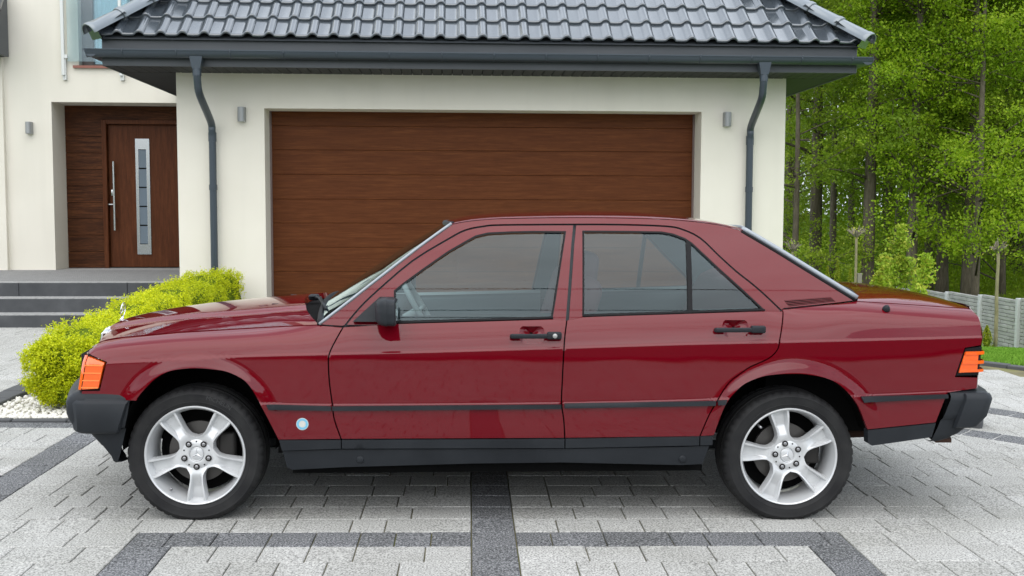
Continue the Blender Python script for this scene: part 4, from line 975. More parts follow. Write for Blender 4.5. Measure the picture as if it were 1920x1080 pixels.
# ============================================================ HOUSE
HL=(1.2,6.8,0); HA=.015
house=empty('house',HL,HA); tag(house,'cream rendered house with a wide garage and dark tiled hip roof','house')
def hpart(mb,name,mt,parent=None,smooth=False,sharp=None): return mb.build(name,mt,parent or house,smooth,sharp)
def wall(name,u0,u1,z0,z1,holes,v0,v1,mt='stucco'):
    us=sorted({u0,u1,*[h[0] for h in holes],*[h[1] for h in holes]}); zs=sorted({z0,z1,*[h[2] for h in holes],*[h[3] for h in holes]})
    mb=MB()
    def solid(i,j):
        if i<0 or j<0 or i>=len(us)-1 or j>=len(zs)-1: return False
        a,b=(us[i]+us[i+1])/2,(zs[j]+zs[j+1])/2; return not any(h[0]<a<h[1] and h[2]<b<h[3] for h in holes)
    for i in range(len(us)-1):
        for j in range(len(zs)-1):
            if not solid(i,j): continue
            a,b,c,d=us[i],us[i+1],zs[j],zs[j+1]
            mb.add([(a,v0,c),(b,v0,c),(b,v0,d),(a,v0,d)],[(0,1,2,3)]); mb.add([(a,v1,c),(b,v1,c),(b,v1,d),(a,v1,d)],[(3,2,1,0)])
            if not solid(i-1,j): mb.add([(a,v0,c),(a,v0,d),(a,v1,d),(a,v1,c)],[(0,1,2,3)])
            if not solid(i+1,j): mb.add([(b,v0,c),(b,v1,c),(b,v1,d),(b,v0,d)],[(0,1,2,3)])
            if not solid(i,j-1): mb.add([(a,v0,c),(a,v1,c),(b,v1,c),(b,v0,c)],[(0,1,2,3)])
            if not solid(i,j+1): mb.add([(a,v0,d),(b,v0,d),(b,v1,d),(a,v1,d)],[(0,1,2,3)])
    return hpart(mb,name,mt)
wall('garage_wall',-3.262,3.671,-.6,2.95,[(-2.291,2.69,-.61,2.520)],0,.42)
mb=MB(); mb.box(-3.262,-2.9,.42,3.2,-.6,2.95); mb.box(3.25,3.671,.42,7.0,-.6,2.95); hpart(mb,'garage_side_wall','stucco')
# sectional door: each panel a board with its own grain
gd=MB(); gd.box(-2.35,2.75,.385,.41,.0,2.56); gdo=hpart(gd,'garage_door','gap_black')
zz=[.05,.098,.381,.660,.944,1.227,1.506,1.793,2.077,2.353,2.535]
for a,b in zip(zz[1:],zz[2:]):
    mb=MB(); mb.cbox(-2.34,2.74,.35,.384,a+.001,b-.001,.0035); mb.build('door_panel','door_wood',gdo)
for a,b in ((-2.291,-2.268),(2.666,2.69)): mb=MB(); mb.box(a,b,.335,.36,0,2.53); mb.build('door_guide','frame_brown',gdo)
mb=MB(); mb.box(-2.29,2.69,.33,.40,.07,.10); mb.build('door_seal','rubber_trim',gdo)
# main house wall with the entrance recess and the balcony window
wall('main_wall',-6.349,-1.5,-.3,7.4,[(-5.720,-2.6,-.31,2.861),(-5.33,-3.2,3.36,6.2)],3.0,3.53)
wall('wing_wall',-9.5,-6.349,-.3,7.4,[],2.93,3.5)
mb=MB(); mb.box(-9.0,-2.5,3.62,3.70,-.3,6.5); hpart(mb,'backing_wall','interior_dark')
# timber cladding beside and above the entrance
zc_=[.535]+[.535+.236*i for i in range(1,10)]+[2.66,2.862]
rg=random.Random(4)
for a,b in zip(zc_,zc_[1:]):
    full=a>=2.60
    mb=MB(); mb.cbox(-5.72,(-3.0 if full else -5.20),3.505,3.56,a+.0015,b-.0015,.004); hpart(mb,'cladding_board','clad_wood')
mb=MB(); mb.cbox(-5.20,-5.135,3.47,3.60,.535,2.66,.004); mb.cbox(-5.135,-3.0,3.47,3.60,2.60,2.66,.004); hpart(mb,'door_frame','frontdoor_wood')
mb=MB(); mb.cbox(-5.13,-3.98,3.545,3.60,.545,2.598,.004); fd=hpart(mb,'front_door','frontdoor_wood')
mb=MB(); mb.tube([(-5.043,3.475,2.067),(-5.043,3.475,1.076)],.017,12); 
for z in (1.25,1.88): mb.tube([(-5.043,3.475,z),(-5.043,3.55,z)],.009,8)
mb.build('pull_handle','steel',fd,True,40)
mb=MB(); V,F=rbox(-5.085,3.535,1.62,.035,.02,.09,.007); mb.add(V,F); V,F=rbox(-5.09,3.50,1.45,.10,.02,.018,.005); mb.add(V,F); mb.build('lock_plate','steel',fd,True)
mb=MB()
for a,b,c,d in ((-4.745,-4.703,.729,2.397),(-4.592,-4.545,.729,2.397),(-4.703,-4.592,2.245,2.397),(-4.703,-4.592,.729,.876)): mb.box(a,b,3.530,3.545,c,d)
mb.build('light_surround','steel',fd)
for i in range(5):
    a=.876+(2.245-.876)*i/5; b=.876+(2.245-.876)*(i+1)/5; mb=MB(); mb.box(-4.703,-4.592,3.538,3.546,a+.010,b-.010); mb.build('light_pane','slot_glass',fd)
mb=MB(); mb.box(-4.71,-4.585,3.541,3.548,.87,2.25); mb.build('pane_bar','gap_black',fd)
# balcony window
wn_=MB(); 
for a,b,c,d in ((-5.33,-5.17,3.36,6.2),(-4.66,-4.50,3.36,6.2),(-3.4,-3.2,3.36,6.2),(-5.17,-4.66,3.36,3.40),(-4.5,-3.4,3.36,3.40)): wn_.cbox(a,b,3.13,3.20,c,d,.006)
win=hpart(wn_,'balcony_window','frame_brown')
for a,b in ((-5.17,-4.66),(-4.5,-3.4)):
    mb=MB(); mb.box(a,b,3.16,3.17,3.40,6.2); mb.build('pane','window_glass',win)
    rows=[]
    for z in (3.38,6.2): rows.append([(a+(b-a)*i/60,3.235+.025*math.sin(i*.9)+.012*math.sin(i*2.3),z) for i in range(61)])
    mb=MB(); mb.grid(rows); mb.build('curtain','curtain',win,True)
mb=MB(); mb.box(-5.40,-3.15,2.955,3.13,3.325,3.36); mb.build('sill','sill_red',win)
# glass balustrade on steel posts
for i,u in enumerate((-5.515,-4.735,-3.9)):
    mb=MB(); mb.cbox(u-.032,u+.010,2.93,2.96,3.22,4.6,.004); mb.box(u+.010,u+.022,2.945,2.999,3.16,3.44); mb.box(u-.03,u+.025,2.97,2.999,3.16,3.23); hpart(mb,'balustrade_post','white_metal')
    mb=MB(); mb.cbox(u+.012,u+.055,2.925,2.965,3.45,3.50,.004); hpart(mb,'glass_clamp','white_metal')
mb=MB(); mb.box(-5.46,-3.2,2.940,2.950,3.41,4.4); hpart(mb,'balustrade_glass','clear_glass')
# porch and steps
GZ=.10
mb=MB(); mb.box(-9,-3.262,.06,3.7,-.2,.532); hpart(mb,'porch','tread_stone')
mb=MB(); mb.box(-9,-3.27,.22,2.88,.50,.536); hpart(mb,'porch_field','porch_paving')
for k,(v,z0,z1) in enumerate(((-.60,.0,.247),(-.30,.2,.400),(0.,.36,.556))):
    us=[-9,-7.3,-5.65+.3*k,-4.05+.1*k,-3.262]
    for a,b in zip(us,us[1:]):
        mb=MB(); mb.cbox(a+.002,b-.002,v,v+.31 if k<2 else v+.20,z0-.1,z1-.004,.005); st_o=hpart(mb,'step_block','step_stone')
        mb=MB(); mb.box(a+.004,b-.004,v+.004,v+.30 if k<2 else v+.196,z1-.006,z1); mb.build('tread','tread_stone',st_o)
for i in range(14):
    mb=MB(); V,F=rbox(-7.0+i*.11,.10+i*.19*.9,.56,.13,.16,.06,.02,1); mb.add(V,F)
    if i<0: hpart(mb,'porch_cobble','edging_dark')
# eaves: soffit boards, fascia, gutter, downpipes
EV=-.62; U0,U1=-3.872,4.262
k=0; u=U0
sof=MB(); sof.box(U0,U1,EV+.02,.02,2.925,2.94); sof.box(U0,-3.262,.02,3.0,2.925,2.94); sof.box(3.671,U1,.02,7.,2.925,2.94); sf=hpart(sof,'soffit','gap_black')
while u<U1-.02:
    b=min(u+.112,U1); mb=MB(); v1=-.002
    # mitred towards the corners
    va=max(EV+.02,EV+.02); mb.cbox(u+.004,b-.004,EV+.02,v1 if -3.262<u and b<3.671 else (EV+.62-.02),2.905,2.926,.003); mb.build('soffit_board','soffit',sf); u=b
for U,a,b in ((0,U0,-3.262),(1,3.671,U1)):
    for j in range(22):
        v=.0+.112*j; mb=MB(); mb.cbox(a+.004,b-.004,v+.004,v+.108,2.905,2.926,.003); mb.build('soffit_board','soffit',sf)
mb=MB(); mb.cbox(U0,U1,EV,EV+.02,2.895,3.19,.003); hpart(mb,'fascia','fascia')
mb=MB(); mb.cbox(U0,U0+.02,EV+.02,3.0,2.895,3.19,.003); hpart(mb,'fascia','fascia')
mb=MB(); mb.cbox(U1-.02,U1,EV+.02,7.0,2.895,3.19,.003); hpart(mb,'fascia','fascia')
def gutter(P0,P1,out):
    mb=MB(); r=.068; rows=[]; P0=Vector(P0);P1=Vector(P1);o=Vector(out); n=10
    prof=[(-.072,.012),(-.068,.012)]+[(-r*math.cos(math.pi*i/n)*-1*-1,-r*math.sin(math.pi*i/n)) for i in range(n+1)]+[(r,.010),(r+.008,.014),(r+.008,.004)]
    for P in (P0,P1): rows.append([tuple(P+o*(a+.075)+Vector((0,0,b))) for a,b in prof])
    mb.grid(rows); mb.add(rows[0],[tuple(range(len(prof)))]); mb.add(rows[1],[tuple(range(len(prof)))[::-1]])
    return hpart(mb,'gutter','gutter',smooth=True,sharp=40)
gz=3.040
g1=gutter((U0-.13,EV,gz),(U1+.13,EV,gz),(0,-1,0)); gutter((U0,EV-.13,gz),(U0,3,gz),(-1,0,0)); gutter((U1,EV-.13,gz),(U1,7,gz),(1,0,0))
for i in range(15):
    u=U0+.25+i*.556; mb=MB(); mb.tube([(u,EV-.075+.073*math.cos(t),gz+.006+.073*math.sin(t)*1.0) for t in np.linspace(math.pi,2*math.pi,11)],.006,6); mb.tube([(u,EV-.148,gz+.006),(u,EV-.15,gz+.02)],.006,6); mb.build('gutter_bracket','gutter',g1,True)
def downpipe(u,ub):
    mb=MB(); v=EV-.075
    mb.add([(u-.068,v-.05,gz-.05),(u+.068,v-.05,gz-.05),(u+.068,v+.05,gz-.05),(u-.068,v+.05,gz-.05),(u-.042,v-.044,2.86),(u+.042,v-.044,2.86),(u+.042,v+.044,2.86),(u-.042,v+.044,2.86)],[(0,1,5,4),(1,2,6,5),(2,3,7,6),(3,0,4,7)])
    o=hpart(mb,'downpipe','gutter')
    mb=MB(); P=smooth_open([(u,v,2.88),(u,v,2.80),(u,v+.02,2.72),(u+(ub-u)*.15,v+.10,2.60),(u+(ub-u)*.85,-.14,2.36),(ub,-.09,2.26),(ub,-.075,2.16)],4); mb.tube(P,.041,14); mb.tube([(ub,-.075,2.18),(ub,-.075,.12)],.040,14)
    mb.tube([(ub,-.075,2.24),(ub,-.075,2.14)],.0455,14); mb.tube([(u,v,2.90),(u,v,2.79)],.046,14); mb.tube([(ub,-.075,1.66),(ub,-.075,1.60)],.0455,14)
    mb.build('pipe','gutter',o,True,40)
downpipe(-2.869,-2.855); downpipe(3.207,3.239)
# roof tiles: rolled pantiles laid course by course
SL=R(40); CT,ST=math.cos(SL),math.sin(SL); CO=.345; TP=.2262
def tile_shape():
    n=14; V=[];F=[]; prof=[]
    for i in range(n+1):
        t=i/n
        if t<.55: h=.0+.004*math.sin(t/.55*math.pi)*-1
        else: q=(t-.55)/.45; h=.040*math.sin(math.pi*q)**.8
        prof.append(((t-.0)*TP*1.02,h))
    L_=CO+.045
    rows=[]
    for s,dh in ((-.004,-.026),(-.006,-.010),(-.001,-.002),(.010,.0015),(.03,.0),(L_,.0)):
        rows.append([(x,s,h+dh+.030-.030*s/L_) for x,h in prof])
    mb=MB(); mb.grid(rows); return mb
tm=tile_shape(); tme=mesh('roof_tile',tm.V,tm.F,True,None,50); tme.materials.append(MATS['roof_tile'])
roofR=empty('roof',(0,0,0),0,house)
EZ=3.205; EV2=EV-.045
stuffV=MB(); rg=random.Random(12)
slopeM=Matrix(((1,0,0),(0,CT,-ST),(0,ST,CT)))
def put_tile(u,row,obj):
    s=row*CO; base=Vector((u,EV2+s*CT,EZ+s*ST)); M=slopeM@Matrix.Rotation(rg.gauss(0,.004),3,'X')
    if obj:
        o=link('roof_tile',tme,None,roofR); o.matrix_local=Matrix.Translation(base)@M.to_4x4()
    else: stuffV.add([tuple(base+M@Vector(p)) for p in tm.V],tm.F)
ntile=0
for row in range(15):
    s=row*CO; inset=s*CT; a=U0+inset-.03; b=U1-inset+.03
    i0=math.ceil((a-U0)/TP-.35); u=U0+i0*TP+.02*(row%2)*0
    while u<b-.12:
        put_tile(u,row,row<5 and ntile<300); ntile+=row<5; u+=TP
st=stuffV.build('upper_tiles','roof_tile',roofR,True,50); st['kind']='stuff'
# roof planes under the tiles (all hips)
mb=MB(); Tn=math.tan(SL); hl=4.04; zt=EZ-.035
c=[(U0,EV2),(U1,EV2),(U1,EV2+2*hl+1.5),(U0,EV2+2*hl+1.5)]
pk=[((U0+U1)/2,EV2+4.05),((U0+U1)/2,EV2+5.5)]; zt2=zt+4.05*Tn
mb.add([(*c[0],zt),(*c[1],zt),(*c[2],zt),(*c[3],zt),(*pk[0],zt2),(*pk[1],zt2)],[(0,1,4),(1,2,5,4),(2,3,5),(3,0,4,5)]); hpart(mb,'roof_deck','fascia',roofR)
def side_tiles(sg):
    mb=MB(); M=Matrix(((0,-sg*CT*1.0,sg*ST),(1*sg*-1 if 0 else 1,0,0),(0,ST,CT)))
    for row in range(12):
        s=row*CO; v=EV2+s*CT
        while v<7:
            for_=[]
            x0=(U0-.045+s*CT) if sg<0 else (U1+.045-s*CT)
            mb.add([((x0+(p[1]*CT-p[2]*ST)*(1 if sg<0 else -1)),v+p[0],EZ+s*ST+p[1]*ST+p[2]*CT) for p in tm.V],tm.F if sg>0 else [f[::-1] for f in tm.F]); v+=TP
    o=mb.build('side_tiles','roof_tile',roofR,True,50); o['kind']='stuff'
side_tiles(-1); side_tiles(1)
def hip(sg):
    P0=Vector((U0-.09 if sg<0 else U1+.09,EV2-.09,EZ+.015)); d=Vector((-sg*1.0,1,Tn)).normalized(); side_=Vector((0,0,1)).cross(d).normalized(); up=d.cross(side_).normalized()
    if up.z<0: up=-up
    L_=.40
    for i in range(11):
        a=P0+d*(L_*i); b=a+d*(L_+.03); mb=MB(); rows=[]
        for q,(P,r) in enumerate(((a,.118),(a+d*.015,.124),(a+d*.05,.124),(a+d*.06,.116),(b,.104))):
            rows.append([tuple(P+side_*(r*math.cos(t))+up*(r*.82*math.sin(t)-.005)) for t in np.linspace(-.1,math.pi+.1,17)])
        mb.grid(rows); mb.grid([[tuple(Vector(p)-up*.0) for p in rows[0]],[tuple(Vector(p)+(P0+d*(L_*i)-Vector(p))*.12) for p in rows[0]]])
        o=mb.build('hip_tile','ridge_tile',roofR,True,40)
    mb=MB(); mb.add([tuple(P0-side_*.10-up*.10+d*.05),tuple(P0+side_*.10-up*.10+d*.05),tuple(P0+side_*.09+up*.05+d*.05),tuple(P0-side_*.09+up*.05+d*.05)],[(0,1,2,3)]); mb.build('hip_end','roof_tile',roofR)
hip(-1); hip(1)
# corner of the wing roof at the far left
WU=-6.245
wr=MB(); wr.box(-9,WU-.06,2.45,2.925,3.455,3.49); wro=hpart(wr,'wing_roof','soffit')
mb=MB(); vz=[(2.45,3.46),(2.45,3.74),(2.925,4.34),(2.925,3.46)]; mb.add([(WU,v,z) for v,z in vz]+[(WU-.06,v,z) for v,z in vz],[(0,1,2,3),(7,6,5,4),(0,4,5,1),(1,5,6,2),(3,2,6,7),(0,3,7,4)]); mb.build('verge_board','fascia',wro)
mb=MB(); mb.box(-9,WU-.06,2.45,2.47,3.46,3.72); mb.build('wing_fascia','fascia',wro)
A2=math.atan2(.60,.475); S2=Matrix(((1,0,0),(0,math.cos(A2),-math.sin(A2)),(0,math.sin(A2),math.cos(A2))))
for row in range(2):
    for c_ in range(6):
        mb=MB(); base=Vector((WU-.10-TP*(c_+1),2.42+row*CO*math.cos(A2),3.74+row*CO*math.sin(A2))); mb.add([tuple(base+S2@Vector(p)) for p in tm.V],tm.F); mb.build('roof_tile','roof_tile',wro,True,50)
    a=Vector((WU-.03,2.40+row*CO*math.cos(A2),3.78+row*CO*math.sin(A2))); mb=MB(); d=Vector((0,math.cos(A2),math.sin(A2))); mb.tube([a,a+d*(CO+.02)],.055,12,rs=[.064,.054]); mb.build('verge_tile','roof_tile',wro,True,40)
# wall lamps
def lamp(u,v,z,label):
    root=empty('wall_lamp'); root.location=Vector(HL)+Matrix.Rotation(HA,3,'Z')@Vector((u,v,z)); root.rotation_euler=(0,0,HA); tag(root,label,'lamp','wall lamps on the house')
    mb=MB(); 
    rows=[[(.042*math.cos(t),-.055-.042*math.sin(t)*1.0,zz_) for t in np.linspace(0,math.pi,15)] for zz_ in (-.080,-.070,.070,.080)]
    rows=[[(x*1.02 if abs(zz_)<.075 else x,y,zz_) for x,y,zz_ in r] for r in rows]; mb.grid(rows); mb.add(rows[0],[tuple(range(15))]); mb.add(rows[-1],[tuple(range(15))[::-1]]); mb.box(-.042,.042,-.056,-.0,-.08,.08); mb.build('lamp_housing','lamp_grey',root,True,35)
    mb=MB(); mb.box(-.035,.035,-.06,-.01,-.083,-.079); mb.build('lamp_lens','white_metal',root)
lamp(-2.535,0,2.446,'grey half-round wall lamp between left downpipe and garage door'); lamp(2.980,0,2.433,'grey half-round wall lamp right of the garage door'); lamp(-6.015,3.0,2.50,'grey half-round wall lamp left of the entrance recess')
# ============================================================ HEDGE
def leaf_cloud(mb,pts,rg,size,aspect=.55,up=.3,ntri=2):
    """one small folded leaf face per point"""
    for p in pts:
        s=size*rg.uniform(.6,1.3); d=Vector((rg.gauss(0,1),rg.gauss(0,1),rg.gauss(0,1)+up))
        if d.length<1e-3: continue
        d.normalize(); e=d.orthogonal().normalized(); a=rg.random()*6.28; e=Matrix.Rotation(a,3,d)@e; f=d.cross(e)
        P=Vector(p); q=e*s*aspect; b=len(mb.V)
        mb.V+=[tuple(P-f*s*.5),tuple(P+q*.5),tuple(P+f*s*.5),tuple(P-q*.5)]; mb.F.append((b,b+1,b+2,b+3))
rg=random.Random(31)
HX,HY0,HY1,HH=-1.46,1.60,6.62,.60
def hsc(y): return .245+.055*(y-HY0)/(HY1-HY0)
hedge=empty('hedge',(HX,3.9,ground_z(HX,3.9))); tag(hedge,'long clipped yellow-green hedge running from gravel bed to garage wall','hedge'); HLc=(HX,3.9,ground_z(HX,3.9))
def hsec(y,t):
    # t angle around section; returns x,z (superellipse), lumpy
    lump=.035*math.sin(y*5.1+t*2)+.03*math.sin(y*9.7-t*3)+.02*math.sin(y*17+t*5)
    endf=min(1,((y-HY0+.10)/.35))**.5 if y<HY0+.25 else (min(1,((HY1+.1-y)/.3))**.5 if y>HY1-.2 else 1)
    rx=(.27+lump+.03*math.sin(y*1.3))*endf; rz=hsc(y)+.01+lump*.6+.012*math.sin(y*2.1)
    c,s_=math.cos(t),math.sin(t); e=.62
    return HX-.13*(y-HY0)/(HY1-HY0)+.02*math.sin(y)+rx*math.copysign(abs(c)**e,c), ground_z(HX,y)+hsc(y)+(rz*math.copysign(abs(s_)**e,s_))*(endf*.35+.65)
rows=[]
for y in np.linspace(HY0-.05,HY1+.05,60):
    r=[]
    for t in np.linspace(0,2*math.pi,25):
        x,z=hsec(y,t); hx=HX-.13*(y-HY0)/(HY1-HY0); x=hx+(x-hx)*.86; zc=ground_z(HX,y)+hsc(y); r.append((x,y,zc+(z-zc)*.88))
    rows.append(r)
mb=MB(); mb.grid(rows); mb.add(rows[0],[tuple(range(24))]); mb.build('hedge_core','hedge_core',hedge,True,at=HLc)
mb=MB(); pts=[]
for i in range(9500):
    end=rg.random()<.16
    if end:
        y=HY0-.06-.05*rg.random(); t=rg.random()*6.28; x,z=hsec(HY0+.22,t); q=math.sqrt(rg.random()); zc=ground_z(HX,y)+hsc(y); x=HX+(x-HX)*q*.98; z=zc+(z-zc)*q*.98; n=Vector((rg.gauss(0,.35)+(x-HX)*1.2,-1,rg.gauss(.25,.35)+(z-zc)))
        y+=.16*q**4+.03*math.sin(x*25)*math.sin(z*22)
    else:
        y=HY0+(HY1-HY0)*rg.random()**1.25; t=rg.uniform(-1.1,math.pi+1.1); x,z=hsec(y,t); zc=ground_z(HX,y)+hsc(y); n=Vector(((x-HX+.13*(y-HY0)/(HY1-HY0))*2,rg.gauss(0,.3),(z-zc)*2+.35))
    n.normalize(); L_=rg.uniform(.018,.045)*(1.5 if rg.random()<.12 and n.z>.4 else 1); k=11
    base=Vector((x,y,z))-n*.03; bend=Vector((rg.gauss(0,.3),rg.gauss(0,.3),.35))
    for j in range(k):
        s=j/(k-1); c=base+n*L_*s*1.4+bend*L_*s*s*.5; w_=.013*(1-s*.6); pts.append(c+Vector((rg.gauss(0,w_),rg.gauss(0,w_),rg.gauss(0,w_))))
leaf_cloud(mb,pts,rg,.0185,.45,.9); mb.build('hedge_foliage','leaf_hedge',hedge,at=HLc)
mb=MB()
for y in np.linspace(HY0+.1,HY1-.1,9): mb.tube([(HX,y,ground_z(HX,y)-.02),(HX+.02,y,ground_z(HX,y)+.3)],.012,6)
mb.build('hedge_stems','bark',hedge,at=HLc)

# ============================================================ FENCE
FX=15.35; FD0=22.8
root_f=empty('garden_fence',(FX,22,-2.4)); tag(root_f,'pale concrete fence of stone-pattern slabs behind the lawn','fence')
slab={}
def slab_mesh(seed):
    rg=random.Random(seed); mb=MB(); L_=1.96; H_=.49; mb.box(.01,.045,0,L_,0,H_)
    rowsz=[0,.095,.20,.30,.40,.49]
    for a,b in zip(rowsz,rowsz[1:]):
        y=0
        while y<L_-.02:
            l=min(rg.uniform(.14,.42),L_-y); 
            if L_-y-l<.08: l=L_-y
            d=rg.uniform(.0,.018); mb.cbox(-.018-d,.012,y+.006,y+l-.006,a+.006,b-.006,.007); y+=l
    me=mesh('fence_slab',mb.V,mb.F); me.materials.append(MATS['concrete']); return me
slabs=[slab_mesh(s) for s in range(4)]
pmb=MB(); pmb.cbox(-.07,.07,-.06,.06,-.4,1.56,.008); pme=mesh('fence_post',pmb.V,pmb.F); pme.materials.append(MATS['post_concrete'])
for i in range(9):
    y=17.32+i*2.06; top=-.80-.0345*(y-19.0); 
    for r_ in range(3):
        o=link('fence_slab',slabs[(i+r_*2)%4],None,root_f); o.location=(FX-FX,y-22,top-.49*(r_+1)+2.4)
    o=link('fence_post',pme,None,root_f); o.location=(-.03,y-.05-22,top-1.5+2.4)

# ============================================================ GARDEN PLANTS
def at_px(px,D,z): return Vector((1.215+D*(px-886)/2015.,-5.548+D*1.0,z))
def conifer(px,D,h,label,r=.16):
    p=at_px(px,D,0); p.z=terrain(p.x,p.y); root=empty('conifer_shrub',p); tag(root,label,'conifer','small conifers on the lawn'); rg=random.Random(int(px))
    mb=MB(); pts=[]
    if h>1: r=.22
    for i in range(1100 if h>1 else 900):
        s=rg.random()**.8; rr=r*(1-s)**.75*(1.05 if s>.06 else .8)*rg.uniform(.72,1.05); a=rg.random()*6.28; pts.append((rr*math.cos(a),rr*math.sin(a),.03+s*h))
    leaf_cloud(mb,pts,rg,.05,.4,1.6); mb.build('foliage','leaf_thuja',root)
    mb=MB(); mb.tube([(0,0,-.05),(0,0,h*.3),(0,0,h*.85)],.03,6,rs=[.03,r*.55,.01]); mb.build('stem','hedge_core',root)
for px,D,h,lb in ((1880,23.5,.48,'small golden conifer at the fence beside the bare trunk'),(1842,24.5,.58,'small golden conifer half hidden by the tail lamp'),(1567,27,1.85,'leftmost small conifer seen over the rear window'),(1586,27,2.02,'tallest slim conifer seen over the boot lid'),(1611,27,1.83,'small conifer just left of the bare pollard'),(1656,27.5,1.68,'low conifer right of the wooden stake')):
    conifer(px,D,h,lb)
def pollard(px,D,ztop,label,w=.034):
    p=at_px(px,D,0); p.z=terrain(p.x,p.y)-.03; root=empty('pollard_tree',p); tag(root,label,'tree','bare pollarded garden trees'); rg=random.Random(int(px)); h=ztop-p.z
    mb=MB(); P=[(rg.gauss(0,.006),rg.gauss(0,.006),h*i/8) for i in range(9)]; P[0]=(0,0,0); mb.tube(P,w,8,rs=[w*1.25-(w*.35)*i/8 for i in range(9)]); mb.build('trunk','bark_young',root,True)
    mb=MB(); c=Vector(P[-1])
    for i in range(26):
        d=Vector((rg.gauss(0,.8),rg.gauss(0,.8),rg.uniform(.3,1))).normalized(); L_=rg.uniform(.10,.30); mb.tube([c-Vector((0,0,.05)),c+d*L_*.6,c+d*L_+Vector((0,0,rg.uniform(-.03,.06)))],.014,5,rs=[.028,.02,.006])
    mb.build('crown','bark_pale',root)
    mb=MB(); leaf_cloud(mb,[c+Vector((rg.gauss(0,.15),rg.gauss(0,.15),rg.gauss(.05,.12))) for _ in range(90)],rg,.05); mb.build('buds','leaf_young',root)['kind']='stuff'
pollard(1621,26,.80,'bare pollarded tree tied to a wooden stake'); pollard(1499,27,.42,'bare pollarded tree beside the garage corner'); pollard(1897,23.6,.52,'bare pollarded tree at the right edge before the fence',.036)
p=at_px(1629,26,0); p.z=terrain(p.x,p.y)-.05; mb=MB(); mb.cbox(-.055,.055,-.03,.03,0,.42-p.z-.55+.0,.006); stk=mb.build('tree_stake','stake_wood'); stk.location=p; tag(stk,'squared wooden stake beside the bare pollarded tree','stake')
hh=.42-p.z-.55
mb=MB(); mb.tube([(-.10+.17*0+.155*math.cos(t)*.6,.06*math.sin(t),hh-.30+.01*math.cos(t)) for t in np.linspace(0,6.28,20)],.018,6,False); tie=mb.build('tree_tie','tie_green'); tie.location=p; tag(tie,'green tie band joining the stake and the bare trunk','tie')
def young_tree(px,D,ztop,spread,label,n=1300,zlow=.35):
    p=at_px(px,D,0); p.z=terrain(p.x,p.y)-.03; root=empty('young_tree',p); tag(root,label,'tree','leafy young garden trees'); rg=random.Random(int(px)); h=ztop-p.z
    mb=MB(); mb.tube([(0,0,0),(.02,0,h*.5),(.05,.02,h*.97)],.03,7,rs=[.035,.026,.006]); br=[]
    for i in range(16):
        s=rg.uniform(zlow,.92); a=rg.random()*6.28; L_=spread*(1.1-s*.8)*rg.uniform(.6,1); q=Vector((.04*s,0,h*s)); e=q+Vector((math.cos(a)*L_,math.sin(a)*L_,L_*rg.uniform(.2,.8))); mb.tube([q,(q+e)/2+Vector((0,0,.05)),e],.01,5,rs=[.014,.009,.003]); br.append((q,e))
    mb.build('trunk','bark_young',root,True)
    pts=[]
    for i in range(n):
        q,e=rg.choice(br); t=rg.uniform(.25,1.08); c=q+(e-q)*t; pts.append(c+Vector((rg.gauss(0,.075),rg.gauss(0,.075),rg.gauss(0,.085)-.03)))
    for i in range(n//5): s=rg.uniform(.7,1.03); pts.append(Vector((.05+rg.gauss(0,.06),rg.gauss(0,.06),h*s)))
    mb=MB(); leaf_cloud(mb,pts,rg,.095,.5,.1); mb.build('crown','leaf_young',root)
young_tree(1703,26.5,.98,.62,'tall leafy young tree in the middle of the garden row',3200,.28)
young_tree(1672,26,.30,.45,'shorter leafy young tree left of the tall one',1500)
young_tree(1751,25,.36,.42,'slender leafy young tree beside the concrete fence',1400)

# ============================================================ WOOD
def tree_proto(seed,h,r0,lean,crown_lo,nleaf,lsize,lm,spread):
    rg=random.Random(seed); mb=MB(); n=12; P=[]; dx=dy=0
    for i in range(n+1):
        s=i/n; dx+=rg.gauss(0,.05)*s; dy+=rg.gauss(0,.05)*s; P.append(Vector((lean*h*s**1.3+dx,dy,h*s)))
    mb.tube(P,r0,9,rs=[r0*(1.25 if i==0 else 1)*(1-.86*(i/n)**1.1) for i in range(n+1)])
    tips=[]
    for i in range(46):
        s=crown_lo+(1-crown_lo)*rg.random()**.9; f=s*n; a_=min(int(f),n-1); q=P[a_]+(P[a_+1]-P[a_])*(f-a_); a=rg.random()*6.28
        L_=spread*(1.15-.75*s)*rg.uniform(.55,1.15); d=Vector((math.cos(a),math.sin(a),rg.uniform(.05,.75))).normalized(); m1=q+d*L_*.5+Vector((0,0,rg.gauss(0,.12))); e=m1+d*L_*.5+Vector((rg.gauss(0,.2),rg.gauss(0,.2),rg.uniform(-.25,.15)))
        br=r0*.30*(1-s*.6); mb.tube([q,m1,e],br,5,rs=[br,br*.6,br*.2]); tips.append((q,m1,e))
        for _ in range(3):
            t=rg.uniform(.35,.95); c=m1+(e-m1)*t; f2=c+Vector((rg.gauss(0,.55),rg.gauss(0,.55),rg.gauss(.1,.35))); mb.tube([c,f2],br*.35,4,rs=[br*.35,br*.1]); tips.append((c,c,f2))
    trunk=mesh('trunk',mb.V,mb.F,True); trunk.materials.append(MATS['bark'])
    pts=[]
    clumps=[]
    for q,m1,e in tips:
        for _ in range(3): t=rg.uniform(.3,1.1); clumps.append((m1+(e-m1)*t+Vector((rg.gauss(0,.3),rg.gauss(0,.3),rg.gauss(0,.2))),rg.uniform(.14,.42)))
    for i in range(nleaf):
        c,sg=rg.choice(clumps); pts.append(c+Vector((rg.gauss(0,sg),rg.gauss(0,sg),rg.gauss(0,sg*.55))))
    mb=MB(); leaf_cloud(mb,pts,rg,lsize,.62,.35); crown=mesh('crown',mb.V,mb.F); crown.materials.append(MATS[lm])
    return trunk,crown
